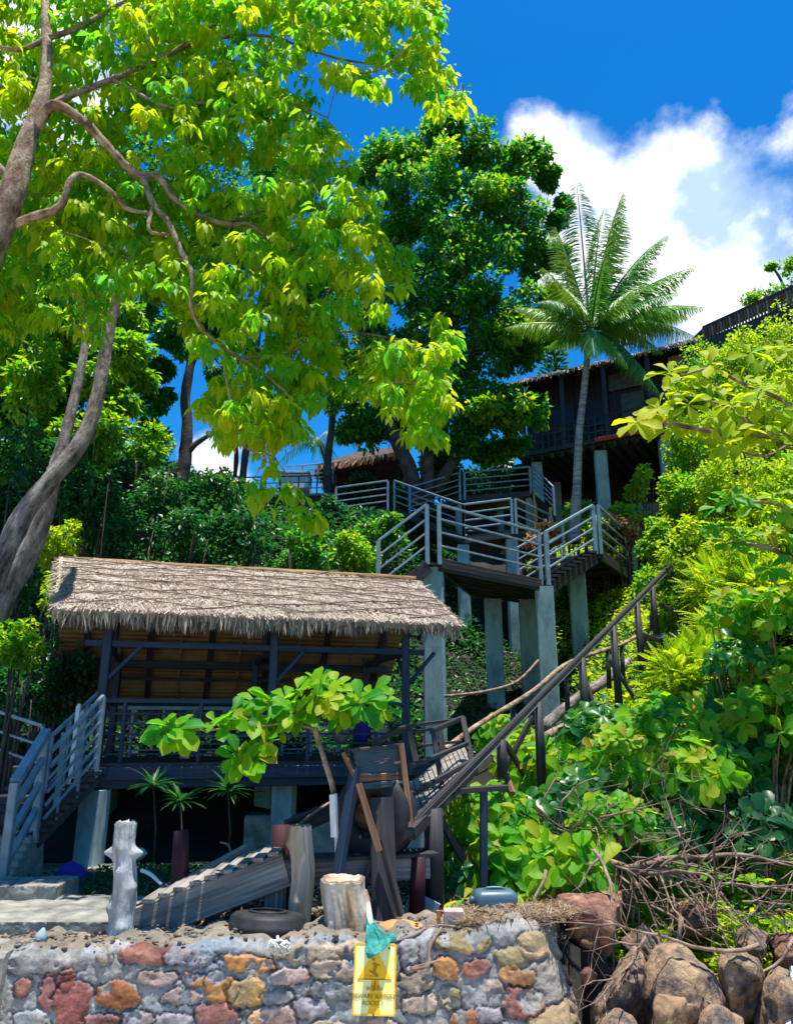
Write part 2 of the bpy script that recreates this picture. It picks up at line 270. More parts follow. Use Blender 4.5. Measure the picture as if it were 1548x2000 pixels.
class MB:
    def __init__(s): s.v=[];s.f=[];s.l=[];s.sm=[]
    def add(s,vs,fs,ls=None,smooth=False):
        b=len(s.v); s.v+= [tuple(x) for x in vs]; s.f+=[tuple(i+b for i in f) for f in fs]
        s.l+=[tuple(x) for x in (ls if ls is not None else vs)]; s.sm+=[smooth]*len(fs); return s
    def beam(s,p0,p1,w_,h_,up=(0,0,1),bev=.12,taper=1):
        p0=Vector(p0);p1=Vector(p1);d=p1-p0;L=d.length;d.normalize();u=Vector(up)
        if abs(d.dot(u))>.98: u=Vector((0,1,0))
        x=d.cross(u).normalized();z=x.cross(d).normalized(); c=min(w_,h_)*bev
        prof=[(w_/2-c,h_/2),(w_/2,h_/2-c),(w_/2,-h_/2+c),(w_/2-c,-h_/2),(-w_/2+c,-h_/2),(-w_/2,-h_/2+c),(-w_/2,h_/2-c),(-w_/2+c,h_/2)]
        o=rnd.random()*20; vs=[];ls=[]
        for t,pp in ((0,p0),(1,p1)):
            k=1 if t==0 else taper
            for a,b in prof: vs.append(pp+x*a*k+z*b*k); ls.append((o+t*L,a+o,b))
        fs=[(i,(i+1)%8,8+(i+1)%8,8+i) for i in range(8)]+[tuple(range(7,-1,-1)),tuple(range(8,16))]
        return s.add(vs,fs,ls)
    def box(s,c,sx,sy,sz,ax=None,bev=.06):
        c=Vector(c); ax=Vector(ax or (1,0,0)).normalized()
        return s.beam(c-ax*sx/2,c+ax*sx/2,sy,sz,bev=bev)
    def tube(s,pts,rad,n=8,cap=True,wob=0):
        pts=[Vector(p) for p in pts]; k=len(pts)
        if not isinstance(rad,(list,tuple)): rad=[rad]*k
        t0=(pts[1]-pts[0]).normalized(); u=Vector((0,0,1)) if abs(t0.z)<.9 else Vector((1,0,0))
        x=t0.cross(u).normalized(); vs=[];ls=[];o=rnd.random()*20;s_=0
        for i,p in enumerate(pts):
            t=(pts[min(i+1,k-1)]-pts[max(i-1,0)]).normalized()
            x=(x-t*x.dot(t)).normalized(); y=t.cross(x)
            if i: s_+=(p-pts[i-1]).length
            for j in range(n):
                a=2*math.pi*j/n; r=rad[i]
                if wob: r*=1+wob*(.6*mnoise.noise(Vector((math.cos(a)*1.3+o,math.sin(a)*1.3,s_*3/(.3+rad[0]*4))))+.45*mnoise.noise(Vector((math.cos(a)*3.4+o,math.sin(a)*3.4,s_*2.2/(.3+rad[0]*4))))+.3*mnoise.noise(Vector((math.cos(a)*8+o,math.sin(a)*8,s_*2.5/(.3+rad[0]*4)))))
                vs.append(p+(x*math.cos(a)+y*math.sin(a))*r); ls.append((s_+o,math.cos(a)*r,math.sin(a)*r))
        fs=[(i*n+j,i*n+(j+1)%n,(i+1)*n+(j+1)%n,(i+1)*n+j) for i in range(k-1) for j in range(n)]
        if cap: fs+=[tuple(range(n-1,-1,-1)),tuple((k-1)*n+j for j in range(n))]
        return s.add(vs,fs,ls,True)
    def slab(s,pts,th):
        """polygon pts (top), extruded down th"""
        pts=[Vector(p) for p in pts]; n=len(pts); lo=[p-Vector((0,0,th)) for p in pts]
        fs=[tuple(range(n)),tuple(range(2*n-1,n-1,-1))]+[(j,i,n+i,n+j) for i,j in ((i,(i+1)%n) for i in range(n))]
        return s.add(pts+lo,fs)
    def build(s,name,mat,parent=None):
        me=bpy.data.meshes.new(name); me.from_pydata(s.v,[],s.f); me.update()
        a=me.attributes.new('loc','FLOAT_VECTOR','POINT'); a.data.foreach_set('vector',np.array(s.l,np.float32).ravel())
        me.polygons.foreach_set('use_smooth',s.sm)
        return link(name,me,mat,parent,np.array(s.v))
def smoothpath(pts,rad,sub=5):
    """Catmull-Rom"""
    P=[Vector(p) for p in pts];n=len(P);o=[];r=[]
    for i in range(n-1):
        p0=P[max(i-1,0)];p1=P[i];p2=P[i+1];p3=P[min(i+2,n-1)]
        for k in range(sub):
            t=k/sub
            o.append(.5*((2*p1)+(-p0+p2)*t+(2*p0-5*p1+4*p2-p3)*t*t+(-p0+3*p1-3*p2+p3)*t**3)); r.append(rad[i]*(1-t)+rad[i+1]*t)
    o.append(P[-1]);r.append(rad[-1]); return o,r
def hullrock(name,pts,mat,label,seed,cuts=6,amp=.03,group='boulders beside the wall',cat='boulder',smooth=1):
    me=bmesh.new(); 
    for p in pts: me.verts.new(p)
    r=bmesh.ops.convex_hull(me,input=me.verts); bmesh.ops.delete(me,geom=[g for g in r['geom_interior'] if isinstance(g,bmesh.types.BMVert)],context='VERTS')
    bmesh.ops.triangulate(me,faces=me.faces); 
    for it in range(cuts):
        ed=[e for e in me.edges if e.calc_length()>.045]
        if not ed or len(me.verts)>30000: break
        bmesh.ops.subdivide_edges(me,edges=ed,cuts=1,use_grid_fill=True); bmesh.ops.triangulate(me,faces=[f for f in me.faces if len(f.verts)>3])
        if it==1 and smooth: bmesh.ops.smooth_vert(me,verts=me.verts,factor=.12,use_axis_x=True,use_axis_y=True,use_axis_z=True)
    rk=random.Random(seed*7+1); P0=[v.co.copy() for v in me.verts]; ext=max((p-P0[0]).length for p in P0)
    if group:
        for q_ in range(16):
            n=Vector((rk.uniform(-1,1),rk.uniform(-1,.4),rk.uniform(-.5,1))).normalized(); dm=max(p.dot(n) for p in P0); dc=dm-ext*rk.uniform(.03,.11)
            for v in me.verts:
                k=v.co.dot(n)-dc
                if k>0: v.co-=n*k*.92
    me.normal_update(); o=Vector((seed*1.7,0,0)); V=[]
    for v in me.verts:
        p=v.co; n=v.normal; k=mnoise.noise(p*2.6+o)*amp*1.6+mnoise.noise(p*7+o)*amp*.8+abs(mnoise.noise(p*13+o))*amp*-.5+mnoise.noise(p*30+o)*amp*.25
        V.append(p+n*k)
    me.verts.index_update(); fs=[tuple(v.index for v in f.verts) for f in me.faces]; b=MB(); b.add(V,fs,smooth=True); me.free(); o=b.build(name,mat)
    return tag(o,label,cat,group)
def outlinerock(poly,Y0,dep,mat,label,seed,**k):
    cx=sum(p[0] for p in poly)/len(poly);cy=sum(p[1] for p in poly)/len(poly); pts=[]; r_=random.Random(seed)
    for (x,y) in poly:
        for f,yy in ((.60,0),(1.1,.5),(.7,1.0)): pts.append(at(cx+(x-cx)*(f+r_.uniform(-.08,.06)),cy+(y-cy)*(f+r_.uniform(-.08,.06)),Y0+dep*yy+r_.uniform(-.05,.05)*dep))
    return hullrock('boulder',pts,mat,label,seed,**k)

# leaf templates: verts (x across, y along, z up), polys
def T_quad(wd=.5,fold=.12):
    v=np.array([(0,0,0),(wd/2,.5,fold),(0,1,-.08),(-wd/2,.5,fold)]); return v,[(0,1,2),(0,2,3)]
def T_leaf(prof,curve=.25,fold=.1,wave=0):
    v=[(0,0,0)]; f=[]
    k=len(prof)
    for i,(t,w_) in enumerate(prof):
        z=-curve*t*t
        v+=[(-w_/2,t,z+fold*w_*2+wave*((i%2)-.5)),(0,t,z),(w_/2,t,z+fold*w_*2-wave*((i%2)-.5))]
    v.append((0,1,-curve)); e=len(v)-1
    f+=[(0,2,1),(0,3,2)]
    for i in range(k-1):
        a=1+3*i;b=a+3; f+=[(a,a+1,b+1,b),(a+1,a+2,b+2,b+1)]
    a=1+3*(k-1); f+=[(a,a+1,e),(a+1,a+2,e)]
    return np.array(v),f
TQ=T_quad(.55,.1); TQN=T_quad(.3,.06)
TMANGO=T_leaf([(.15,.2),(.4,.42),(.68,.32)],.3,.12)
TALM=T_leaf([(.15,.12),(.4,.3),(.68,.52),(.88,.42)],.25,.1,.02)
TPALM=T_leaf([(.3,.06),(.7,.05)],.5,.2)
def T_feather(n=9,wl=.05):
    v=[];f=[]
    for i in range(n):
        t=.1+.85*i/(n-1); L=.24*math.sin(math.pi*min(1,(t*.85+.12)))
        for sgn in (-1,1):
            b=len(v); z=-.2*t*t
            v+=[(0,t,z),(sgn*L*.5,t+.1+wl,z-.01),(sgn*L,t+.14,z-.05),(sgn*L*.5,t+.06-wl*.4,z-.01)]; f.append((b,b+1,b+2,b+3))
    b=len(v); v+=[(-.008,0,0),(.008,0,0),(0,1,-.2)]; f.append((b,b+1,b+2)); return np.array(v),f
TF=T_feather()
def leaves(name,mat,parent,pos,axis,nrm,length,tm,lv=None,width=None,tagk=None):
    tv,tf=tm; pos=np.asarray(pos,float);n=len(pos)
    ax=np.asarray(axis,float); ax/=np.linalg.norm(ax,axis=1,keepdims=True)+1e-9
    nr=np.asarray(nrm,float); nr=nr-ax*(nr*ax).sum(1,keepdims=True); nr/=np.linalg.norm(nr,axis=1,keepdims=True)+1e-9
    xx=np.cross(ax,nr); L=np.broadcast_to(np.asarray(length,float),(n,))[:,None,None]
    W=1.0 if width is None else np.broadcast_to(np.asarray(width,float),(n,))[:,None,None]
    V=pos[:,None,:]+L*(xx[:,None,:]*tv[None,:,0:1]*W+ax[:,None,:]*tv[None,:,1:2]+nr[:,None,:]*tv[None,:,2:3])
    m_=len(tv); base=np.array([i for f in tf for i in f]); tot=np.array([len(f) for f in tf])
    loops=(np.arange(n)[:,None]*m_+base[None]).ravel(); totals=np.tile(tot,n); starts=np.concatenate([[0],np.cumsum(totals)[:-1]])
    if lv is None: lv=rs.rand(n)
    return npmesh(name,V.reshape(-1,3),loops,starts,totals,mat,parent,True,{'lv':('FLOAT',np.repeat(lv,m_)),**({'lc':('FLOAT_VECTOR',np.tile(tv,(n,1)))} if m_>8 and m_<20 else {})})
def rdir(n):
    v=rs.normal(size=(n,3)); return v/np.linalg.norm(v,axis=1,keepdims=True)
def blobleaves(C,Rr,per,out_bias=.8,droop=.5,jit=.5):
    """leaves on shells of ellipsoid clumps"""
    C=np.asarray(C,float);Rr=np.asarray(Rr,float)
    if Rr.ndim==1: Rr=np.repeat(Rr[:,None],3,1)
    k=len(C); idx=np.repeat(np.arange(k),per); n=len(idx)
    d=rdir(n); rr=rs.uniform(.45,1.05,n)[:,None]
    P=C[idx]+d*Rr[idx]*rr
    keep=(vn(P*2.2/np.mean(Rr)*.5,5)>.28); P=P[keep];d=d[keep];n=len(P)
    ax=d*out_bias+rs.normal(size=(n,3))*jit+np.array([0,0,-droop]); nr=d*.6+np.array([0,0,.8])+rs.normal(size=(n,3))*.35
    return P,ax,nr

# ================================================================ THE SETTING
gx=np.concatenate([[-900,-300,-120,-60,-35],np.arange(-22,22.01,.25),[35,60,120,300,900]])
gy=np.concatenate([[-900,-200,-60,-20,-5,2,4,5,5.6,6.0,6.28,6.31,6.4,6.55],np.arange(6.7,34,.22),[36,40,60,120,400,1200]])
GX,GY=np.meshgrid(gx,gy,indexing='ij'); GZ=Hn(GX,GY)
tb=grid('ground',np.stack([GX,GY,GZ],-1),'soil'); tag(tb,kind='structure')
# beach sand in front of the wall, a sheet above the ground
bx=np.concatenate([[-300,-60],np.linspace(-8,8,60),[60,300]]); by=np.concatenate([[-300,-60,-10],np.linspace(-3,7.2,60)])
BX,BY=np.meshgrid(bx,by,indexing='ij'); BZ=-.52+fbm(np.stack([BX*1.2,BY*1.2,BX*0],-1),3,9)*.05
tag(grid('beach',np.stack([BX,BY,BZ],-1),'sand'),kind='structure')

# ================================================================ SEA WALL
x0=at(-120,1850,6).x; xc=at(1062,1850,6).x; LW=xc-x0; ENDL=1.6
def wtop(u): 
    x=x0+np.minimum(u,LW)
    return np.interp(x,[-3,-2.6,-1.2,-.3,.35,.6,1.25],[.215,.225,.285,.30,.33,.375,.42])+.018*np.sin(x*9)+.01*np.sin(x*31)-np.clip(u-LW,0,2)*.12
du=.0085; nu=int((LW+ENDL)/du); nv=118
U=np.linspace(0,LW+ENDL,nu)
rc=.13
def wpath(U):
    px=np.where(U<=LW-rc,x0+U,0.0);py=np.full_like(px,6.0);nx=np.zeros_like(px);ny=np.full_like(px,-1.0)
    ang=np.clip((U-(LW-rc))/ (rc*1.2),0,1.2); arc=(U>LW-rc)
    px=np.where(arc,xc-rc+rc*np.sin(ang),px); py=np.where(arc,6.0+rc-rc*np.cos(ang),py)
    nx=np.where(arc,np.sin(ang),nx); ny=np.where(arc,-np.cos(ang),ny)
    rest=np.clip(U-(LW-rc)-rc*1.44,0,9); px=px+np.where(arc,np.cos(1.2)*rest,0); py=py+np.where(arc,np.sin(1.2)*rest,0)
    return px,py,nx,ny
PX,PY,NX,NY=wpath(U); ZTOP=wtop(U)
vv=np.linspace(0,1,nv)
Zg=(-.75)+(ZTOP[:,None]+.75)*vv[None,:]; Ug=np.repeat(U[:,None],nv,1)
stones=[]
def st(px,py,rx,ry,c,h=.028):
    p=at(px,py,5.97); stones.append((p.x-x0,p.z,rx/F*5.9,ry/F*5.7,c,h))
G=(.33,.32,.31);RB=(.33,.13,.10);RD=(.31,.085,.07);RU=(.36,.12,.03);OR=(.62,.27,.08);TN=(.42,.33,.25);PK=(.44,.31,.27);OL=(.36,.27,.12);LI=(.33,.31,.35);OC=(.48,.33,.17);DR=(.26,.05,.05)
for a in [(90,1878,72,23,G),(280,1864,44,20,RB),(200,1862,17,19,TN),(372,1870,52,16,LI),(468,1877,40,14,OR),(515,1883,19,11,OR),(92,1938,12,32,RB),(128,1913,16,16,RD),(140,1962,34,37,RD),(228,1945,39,23,RU),
 (305,1912,36,12,PK),(377,1915,21,13,OR),(430,1930,30,24,OR),(480,1936,34,24,OC),(355,1948,31,11,PK),(425,1982,40,22,RB),(340,1992,32,12,LI),(565,1908,35,15,PK),(540,1945,30,14,G),(612,1866,55,20,TN,.04),
 (655,1897,48,17,TN),(650,1935,42,16,G),(610,1968,36,16,LI),(530,1990,44,22,PK),(812,1912,32,22,TN,.035),(800,1866,20,26,LI,.035),(905,1840,52,18,OL,.05),(1000,1869,32,17,OL,.05),(872,1893,27,20,OR,.035),(930,1890,24,16,RB),
 (1005,1904,31,17,OR,.04),(1010,1950,33,21,DR,.045),(878,1950,21,19,OL),(905,1990,26,16,RU),(1080,1985,50,20,OC,.05),(820,1960,30,18,TN),(950,1975,24,14,LI),(270,1990,34,13,LI),(200,1995,30,12,RB),(60,1990,30,14,G),(45,1930,20,16,RB),(740,2010,40,18,PK),(640,2010,40,16,TN),(960,1930,18,12,PK),
 (560,1860,26,10,TN),(700,1855,40,14,TN,.035)]: st(*a)
sr=random.Random(3)
for i in range(70):      # wall end and below the frame
    u=sr.uniform(0,LW+ENDL); z=sr.uniform(-.72,-.42) if u<LW-.1 else sr.uniform(-.7,.36)
    stones.append((u,z,sr.uniform(.07,.16),sr.uniform(.04,.09),sr.choice([G,RB,OR,TN,PK,OL,LI,OC,RU]),.04))
base=np.array([.27,.285,.305]); P3=np.stack([PX[:,None]+0*vv,PY[:,None]+0*vv,Zg],-1)
n1=fbm(P3*9,5,11); n2=fbm(P3*28,4,12); n3=fbm(P3*3,3,14)
colr=base[None,None]*(1+.35*n1[...,None]+.30*n2[...,None])+n3[...,None]*np.array([.10,.05,-.02])
hgt=.020*fbm(P3*4.5,3,15)+.008*fbm(P3*18,3,16)+.006*fbm(P3*50,4,13)-.012*np.clip(fbm(P3*11,3,17)-.25,0,1)
wu=fbm(P3*8,3,21)*.040+fbm(P3*45,3,23)*.022; wz=fbm(P3*8+50,3,22)*.034+fbm(P3*45+9,3,24)*.018
edge=np.full(Zg.shape,9.)
for (su,sz,ru,rz,c,h) in stones:
    i0=max(0,int((su-ru*1.7)/du)-8); i1=min(nu,int((su+ru*1.7)/du)+8)
    if i1<=i0: continue
    s_=slice(i0,i1)
    e=(np.abs((Ug[s_]+wu[s_]-su)/ru)**2.6+np.abs((Zg[s_]+wz[s_]-sz)/rz)**2.6)**(1/2.6)
    inside=np.clip((1.0-e)/.08,0,1)*np.clip((.80-vn(P3[s_]*np.array([9,9,13.]),77)+.30*n2[s_])/.06,0,1)
    cn=(np.array(c)*.78+.03)*(1+.8*fbm(P3[s_]*np.array([9,9,22.]),4,int(su*50)%97)[...,None]); cn=cn+fbm(P3[s_]*6,2,31)[...,None]*np.array([.10,.03,0])
    colr[s_]=colr[s_]*(1-inside[...,None])+cn*inside[...,None]
    gr=np.exp(-((e-1.04)/.06)**2)*np.clip(.75+2.2*fbm(P3[s_]*7,2,88),0,1); colr[s_]=colr[s_]*(1-.55*gr[...,None]); hgt[s_]-=.010*gr
    hgt[s_]=hgt[s_]*(1-.35*inside)+inside*(h*.35+.004)*np.clip((1.03-e)*4,0,1)-.008*np.exp(-((e-1.05)/.07)**2)
stain=np.exp(-((Ug-(at(505,1900,6).x-x0))/.035)**2)*np.clip((.25-Zg)*4,0,1)*.6
colr=colr*(1-stain[...,None])+np.array([.62,.36,.1])*stain[...,None]
rough=np.clip((Ug-(at(860,1900,6).x-x0))/.8,0,1)      # the right part is rougher and browner
hgt=hgt+rough*(.030*fbm(P3*10,5,41)); colr=colr*(1-rough[...,None]*.42)+rough[...,None]*np.array([.135,.10,.065])*(1+1.2*fbm(P3*16,4,43)[...,None])
bat=(ZTOP[:,None]-Zg)*(.10+rough*.22); rnd_top=-.05*np.clip(1-(ZTOP[:,None]-Zg)/.06,0,1)**2
off=hgt+bat+rnd_top
WP=np.stack([PX[:,None]+NX[:,None]*off,PY[:,None]+NY[:,None]*off,Zg+.01*n2*vv[None]**3],-1)
cap=[]; capc=[]     # top surface
for j,t in enumerate(np.linspace(0,1,26)[1:]):
    q=WP[:,-1].copy(); depth=.62*t
    q[:,0]-=NX*depth*.8; q[:,1]-=NY*depth*1.0+np.where(U>LW-rc,-.10*t,0)
    q[:,2]=ZTOP+.012+fbm(np.stack([q[:,0]*7,q[:,1]*7,q[:,0]*0],-1),4,51)*.04-.05*max(0,t-.8)*5
    cap.append(q); cc_=np.array([.21,.18,.145])*(1+.5*fbm(q*8,4,52)[:,None]); capc.append(cc_)
allP=np.concatenate([WP,np.stack(cap,1)],1); allC=np.concatenate([colr,np.stack(capc,1)],1)
allC=np.clip(allC,.02,.8); allC=np.concatenate([allC,np.ones(allC.shape[:2]+(1,))],-1)
wall=thing('stone_wall',(x0+LW/2,6.3,-.6),'low rubble stone wall with red and orange stones in pale mortar','wall')
grid('stonework',allP,'stonework',wall,attrs={'Col':('FLOAT_COLOR',allC)})
# wall section further left, darker and rendered
b=MB(); pL=at(-20,1870,6.06)
b.box((at(-110,1870,6).x,6.15,-.25),at(18,1900,6).x-at(-240,1900,6).x,.45,.96); o=b.build('wall_pier','old_concrete'); tag(o,'dark mossy concrete pier at the left end of the stone wall','pier')
# concrete ledge and block on the left
b=MB(); a0=at(-120,1842,6.55);a1=at(212,1836,6.55); hullrock('concrete_ledge',[Vector((x,y,z)) for x in (a0.x,a1.x+.02) for y in (6.5,7.5) for z in (.05,.31)],'old_concrete','flat concrete ledge behind the stone wall left of the white post',3,amp=.012,group=None,cat='ledge',smooth=0)
b=MB(); a0=at(-60,1800,7.3);a1=at(104,1800,7.3); hullrock('concrete_block',[Vector((x,y,z)) for x in (a0.x,a1.x) for y in (7.3,7.8) for z in (.2,.42)],'old_concrete','low crumbling concrete block standing on the ledge at far left',5,amp=.018,group=None,cat='block',smooth=0)
def cone(px,py,Y,r,h,mat):
    p=at(px,py,Y); bm=MB(); bm.tube([p,p+Vector((0,0,h*.6)),p+Vector((.01,0,h))],[r,r*.75,r*.15],7,wob=.3); return bm
tag(cone(80,1842,6.2,.05,.1,0).build('stone_chip','concrete'),'small white pointed stone leaning on the ledge edge','stone')

# ================================================================ POSTS
def post(name,mat,base,top,r0,r1,label,cat='post',knots=0,n=36,wob=.16,flare=0,cut=False):
    bm=MB(); pts=[];rad=[]
    for i in range(49):
        t=i/48; p=Vector(base).lerp(Vector(top),t); p+=Vector((.012*math.sin(t*7+r0*90),.01*math.cos(t*6),0))
        pts.append(p); r=r0*(1-t)+r1*t
        if flare and .74<t<.82: r*=1.25
        if flare and t>=.82: r*=.92
        rad.append(r)
    bm.tube(pts,rad,n,wob=wob)
    for k in range(knots):
        t=rnd.uniform(.15,.85); a=rnd.uniform(-2.6,-.5); p=Vector(base).lerp(Vector(top),t); rr=(r0*(1-t)+r1*t)
        d=Vector((math.cos(a),math.sin(a),0)); bm.tube([p+d*rr*.7,p+d*rr*1.0,p+d*rr*1.1],[.04,.032,.02],9,wob=.2)
    if flare:
        for d in (Vector((-1,-.3,.25)),Vector((1,-.2,.3))):
            p=Vector(base).lerp(Vector(top),.78); bm.tube([p,p+d*r0*1.0,p+d*r0*1.45],[.05,.035,.02],8,wob=.2)
    o=bm.build(name,mat); return tag(o,label,cat)
def roughcol(name,mat,base,top,r0,r1,label,cat,seed,amp=.02,sq=2.0,bumps=(),arms=()):
    base=Vector(base);top=Vector(top);H_=(top-base).length; na=96; nh=110; a=np.linspace(0,2*np.pi,na+1); t=np.linspace(0,1,nh)
    Tm,Am=np.meshgrid(t,a,indexing='ij'); r=r0+(r1-r0)*Tm; se=(np.abs(np.cos(Am))**sq+np.abs(np.sin(Am))**sq)**(-1/sq)
    C3=np.stack([np.cos(Am)*1.2,np.sin(Am)*1.2,Tm*H_*1.2],-1)
    d=amp*1.6*fbm(C3*1.6,3,seed)+amp*fbm(C3*np.array([5,5,1.6]),4,seed+1)+amp*.6*np.minimum(0,fbm(C3*np.array([9,9,1.2]),3,seed+2)+.1)*3+amp*.35*fbm(C3*np.array([18,18,14]),3,seed+3)
    for (tb,ab,hb_,wb) in bumps: d=d+hb_*np.exp(-(((Tm-tb)*H_/wb)**2+(np.angle(np.exp(1j*(Am-ab)))*r0/wb)**2))
    R_=r*se+d; ax=np.array(base)[None,None]+(np.array(top-base))[None,None]*Tm[...,None]
    P=ax+np.stack([R_*np.cos(Am)+.012*np.sin(Tm*7+seed),R_*np.sin(Am),0*R_],-1)
    jag=.02*fbm(np.stack([np.cos(Am)*3,np.sin(Am)*3,0*Am],-1),3,seed+5); P[...,2]+=jag*(Tm>.985)
    c=P[-1].mean(0); caps=[c+(P[-1]-c)*f+np.array([0,0,.008*math.sin(f*9)]) for f in (.85,.6,.3,.02)]
    P=np.concatenate([P,np.stack(caps,0)],0); loc=np.concatenate([np.stack([Tm*H_+seed,np.cos(Am)*r0,np.sin(Am)*r0],-1),(P[-4:]*1.0)],0)
    o=grid(name,P,mat,attrs={'loc':('FLOAT_VECTOR',loc)}); return tag(o,label,cat)
roughcol('tree_stump','weathered_log',at(676,1834,6.38)-Vector((0,0,.05)),at(671,1716,6.38),.172,.160,'thick pale sawn stump with an orange rotten streak beside the yellow sign','stump',5,.02,3.2)
pi_=math.pi
roughcol('driftwood_post','driftwood',at(236,1838,6.35)-Vector((0,0,.08)),at(249,1606,6.35),.094,.074,'whitewashed knotty tree trunk post standing on the left of the wall','post',11,.016,2.2,bumps=[(.76,pi_*1.05,.075,.035),(.76,-.1,.07,.035),(.8,-pi_/2,.02,.05),(.35,pi_*1.15,.035,.05),(.5,-.5,.03,.04),(.62,-1.9,.025,.04),(.2,-1.2,.025,.05)])
roughcol('driftwood_post','weathered_log',at(588,1800,6.7)-Vector((0,0,.08)),at(590,1612,6.7),.092,.086,'grey brown trunk post behind the lying tyre','post',23,.014,2.2,bumps=[(.82,pi_,.035,.035),(.3,-1.5,.02,.04)])
for (px,yb,yt,Y,r,lab) in [(352,1765,1622,7.3,.075,'dark red painted post leaning behind the white trunk post'),(548,1755,1612,7.05,.085,'dark maroon post behind the grey brown trunk post'),(815,1782,1672,6.95,.065,'short maroon post under the gangway frame')]:
    bm=MB(); bm.tube([at(px-3,yb,Y)-Vector((0,0,.08)),at(px,(yb+yt)/2,Y),at(px+2,yt,Y)],[r,r,r*.9],12,wob=.12); tag(bm.build('red_post','red_wood'),lab,'post')
bm=MB(); bm.beam(at(660,1712,6.75),at(654,1550,6.75),.035,.02); bm.beam(at(652,1635,6.73),at(649,1552,6.73),.05,.02); tag(bm.build('white_batten','white_plastic'),'thin white painted batten standing beside the dark slanting beam','batten')

# ================================================================ PLANK RAMP
ramp_=thing('plank_ramp',at(430,1800,7.0),'weathered wooden ramp with cross cleats rising from the white post to the right','ramp')
A=at(255,1812,6.75);B=at(560,1697,6.75);A2=A+Vector((-.05,.75,0));B2=B+Vector((-.05,.75,0))
bm=MB();bm.beam(A,B,.055,.26);bm.build('side_board','grey_wood',ramp_)
bm=MB();bm.beam(A2,B2,.055,.22);bm.build('side_board','grey_wood',ramp_)
for i in range(9):
    t=.12+i*.1; p=A.lerp(B,t)+Vector((-.01,.0,.15)); q=p+Vector((0,.78,0))
    bm=MB(); bm.beam(p-Vector((0,.06,0)),q,.085+.02*rnd.random(),.03); bm.build('cleat','grey_wood',ramp_)
bm=MB(); bm.beam(B+Vector((-.02,.02,-.03)),at(838,1690,7.0),.06,.2); bm.build('cross_beam','grey_wood',ramp_)
bm=MB(); bm.beam(at(556,1678,6.8),at(845,1664,7.1),.3,.03); bm.build('top_plank','dark_wood',ramp_)
bm=MB(); bm.beam(at(537,1800,6.85)-Vector((0,0,.05)),at(539,1718,6.85),.17,.06,up=(0,1,0)); bm.build('leg','grey_wood',ramp_)
bm=MB(); bm.beam(at(350,1812,6.95)-Vector((0,0,.02)),at(420,1790,6.95),.04,.16); bm.build('brace_board','grey_wood',ramp_)
bm=MB(); bm.beam(at(350,1727,7.2),at(480,1655,7.6),.09,.04); tag(bm.build('loose_plank','grey_wood'),'loose sunlit plank end leaning behind the ramp','plank')
bm=MB(); bm.beam(at(560,1620,7.4),at(700,1560,7.9),.05,.16); tag(bm.build('loose_plank','dark_wood'),'dark slanting board behind the maroon post','plank')
bm=MB(); bm.tube(*smoothpath([at(583,1612,6.75),at(610,1590,7.0),at(655,1560,7.2)],[.012,.012,.01])); tag(bm.build('bamboo_stick','dry_twig'),'thin pale bamboo stick leaning up from the grey brown post','stick')

# ================================================================ TYRES
def torus(name,c,axis,Rm,rm,wd,mat,parent=None,nseg=48):
    """tyre: lathe of a tread profile about axis"""
    axis=Vector(axis).normalized(); u=axis.orthogonal().normalized(); v=axis.cross(u); c=Vector(c)
    prof=[(-.45*wd,Rm-.85*rm),(-.55*wd,Rm-.3*rm),(-.5*wd,Rm+.55*rm),(-.38*wd,Rm+.95*rm),(-.2*wd,Rm+rm),(-.18*wd,Rm+.93*rm),(-.02*wd,Rm+.93*rm),(0,Rm+rm),(.18*wd,Rm+rm),(.2*wd,Rm+.93*rm),(.38*wd,Rm+.95*rm),(.5*wd,Rm+.55*rm),(.55*wd,Rm-.3*rm),(.45*wd,Rm-.85*rm),(.3*wd,Rm-.6*rm),(-.3*wd,Rm-.6*rm)]
    n=len(prof); vs=[]
    for i in range(nseg):
        a=2*math.pi*i/nseg; d=u*math.cos(a)+v*math.sin(a)
        for (h,r) in prof: vs.append(c+axis*h+d*r)
    fs=[(i*n+j,i*n+(j+1)%n,((i+1)%nseg)*n+(j+1)%n,((i+1)%nseg)*n+j) for i in range(nseg) for j in range(n)]
    bm=MB(); bm.add(vs,fs,smooth=True); return bm.build(name,mat,parent)
ty=thing('car_tyre',at(520,1842,6.55),'black car tyre lying flat on top of the stone wall','tyre')
torus('tread',at(522,1815,6.42),(0.05,.10,1),.205,.085,.22,'rubber',ty)
torus('rim_bead',at(522,1806,6.42)+Vector((0,0,.09)),(0.05,.10,1),.13,.012,.02,'rubber',ty)
rp=thing('mooring_rope',at(540,1845,6.05),'frayed white rope looped over the tyre and knotted on the wall','rope')
bm=MB(); bm.tube(*smoothpath([at(541,1850,6.05),at(537,1830,6.2),at(533,1808,6.25),at(536,1796,6.33),at(541,1800,6.27),at(541,1822,6.2),at(545,1846,6.05)],[.011]*7)); bm.build('loop','rope',rp)
bm=MB()
for i in range(14):
    c=at(543+rnd.uniform(-8,16),1852+rnd.uniform(-8,10),5.93); bm.tube(*smoothpath([c+Vector((rnd.uniform(-.05,.05),rnd.uniform(-.02,.02),rnd.uniform(-.03,.03))) for _ in range(5)],[.009]*5,4))
bm.build('knot','rope',rp)

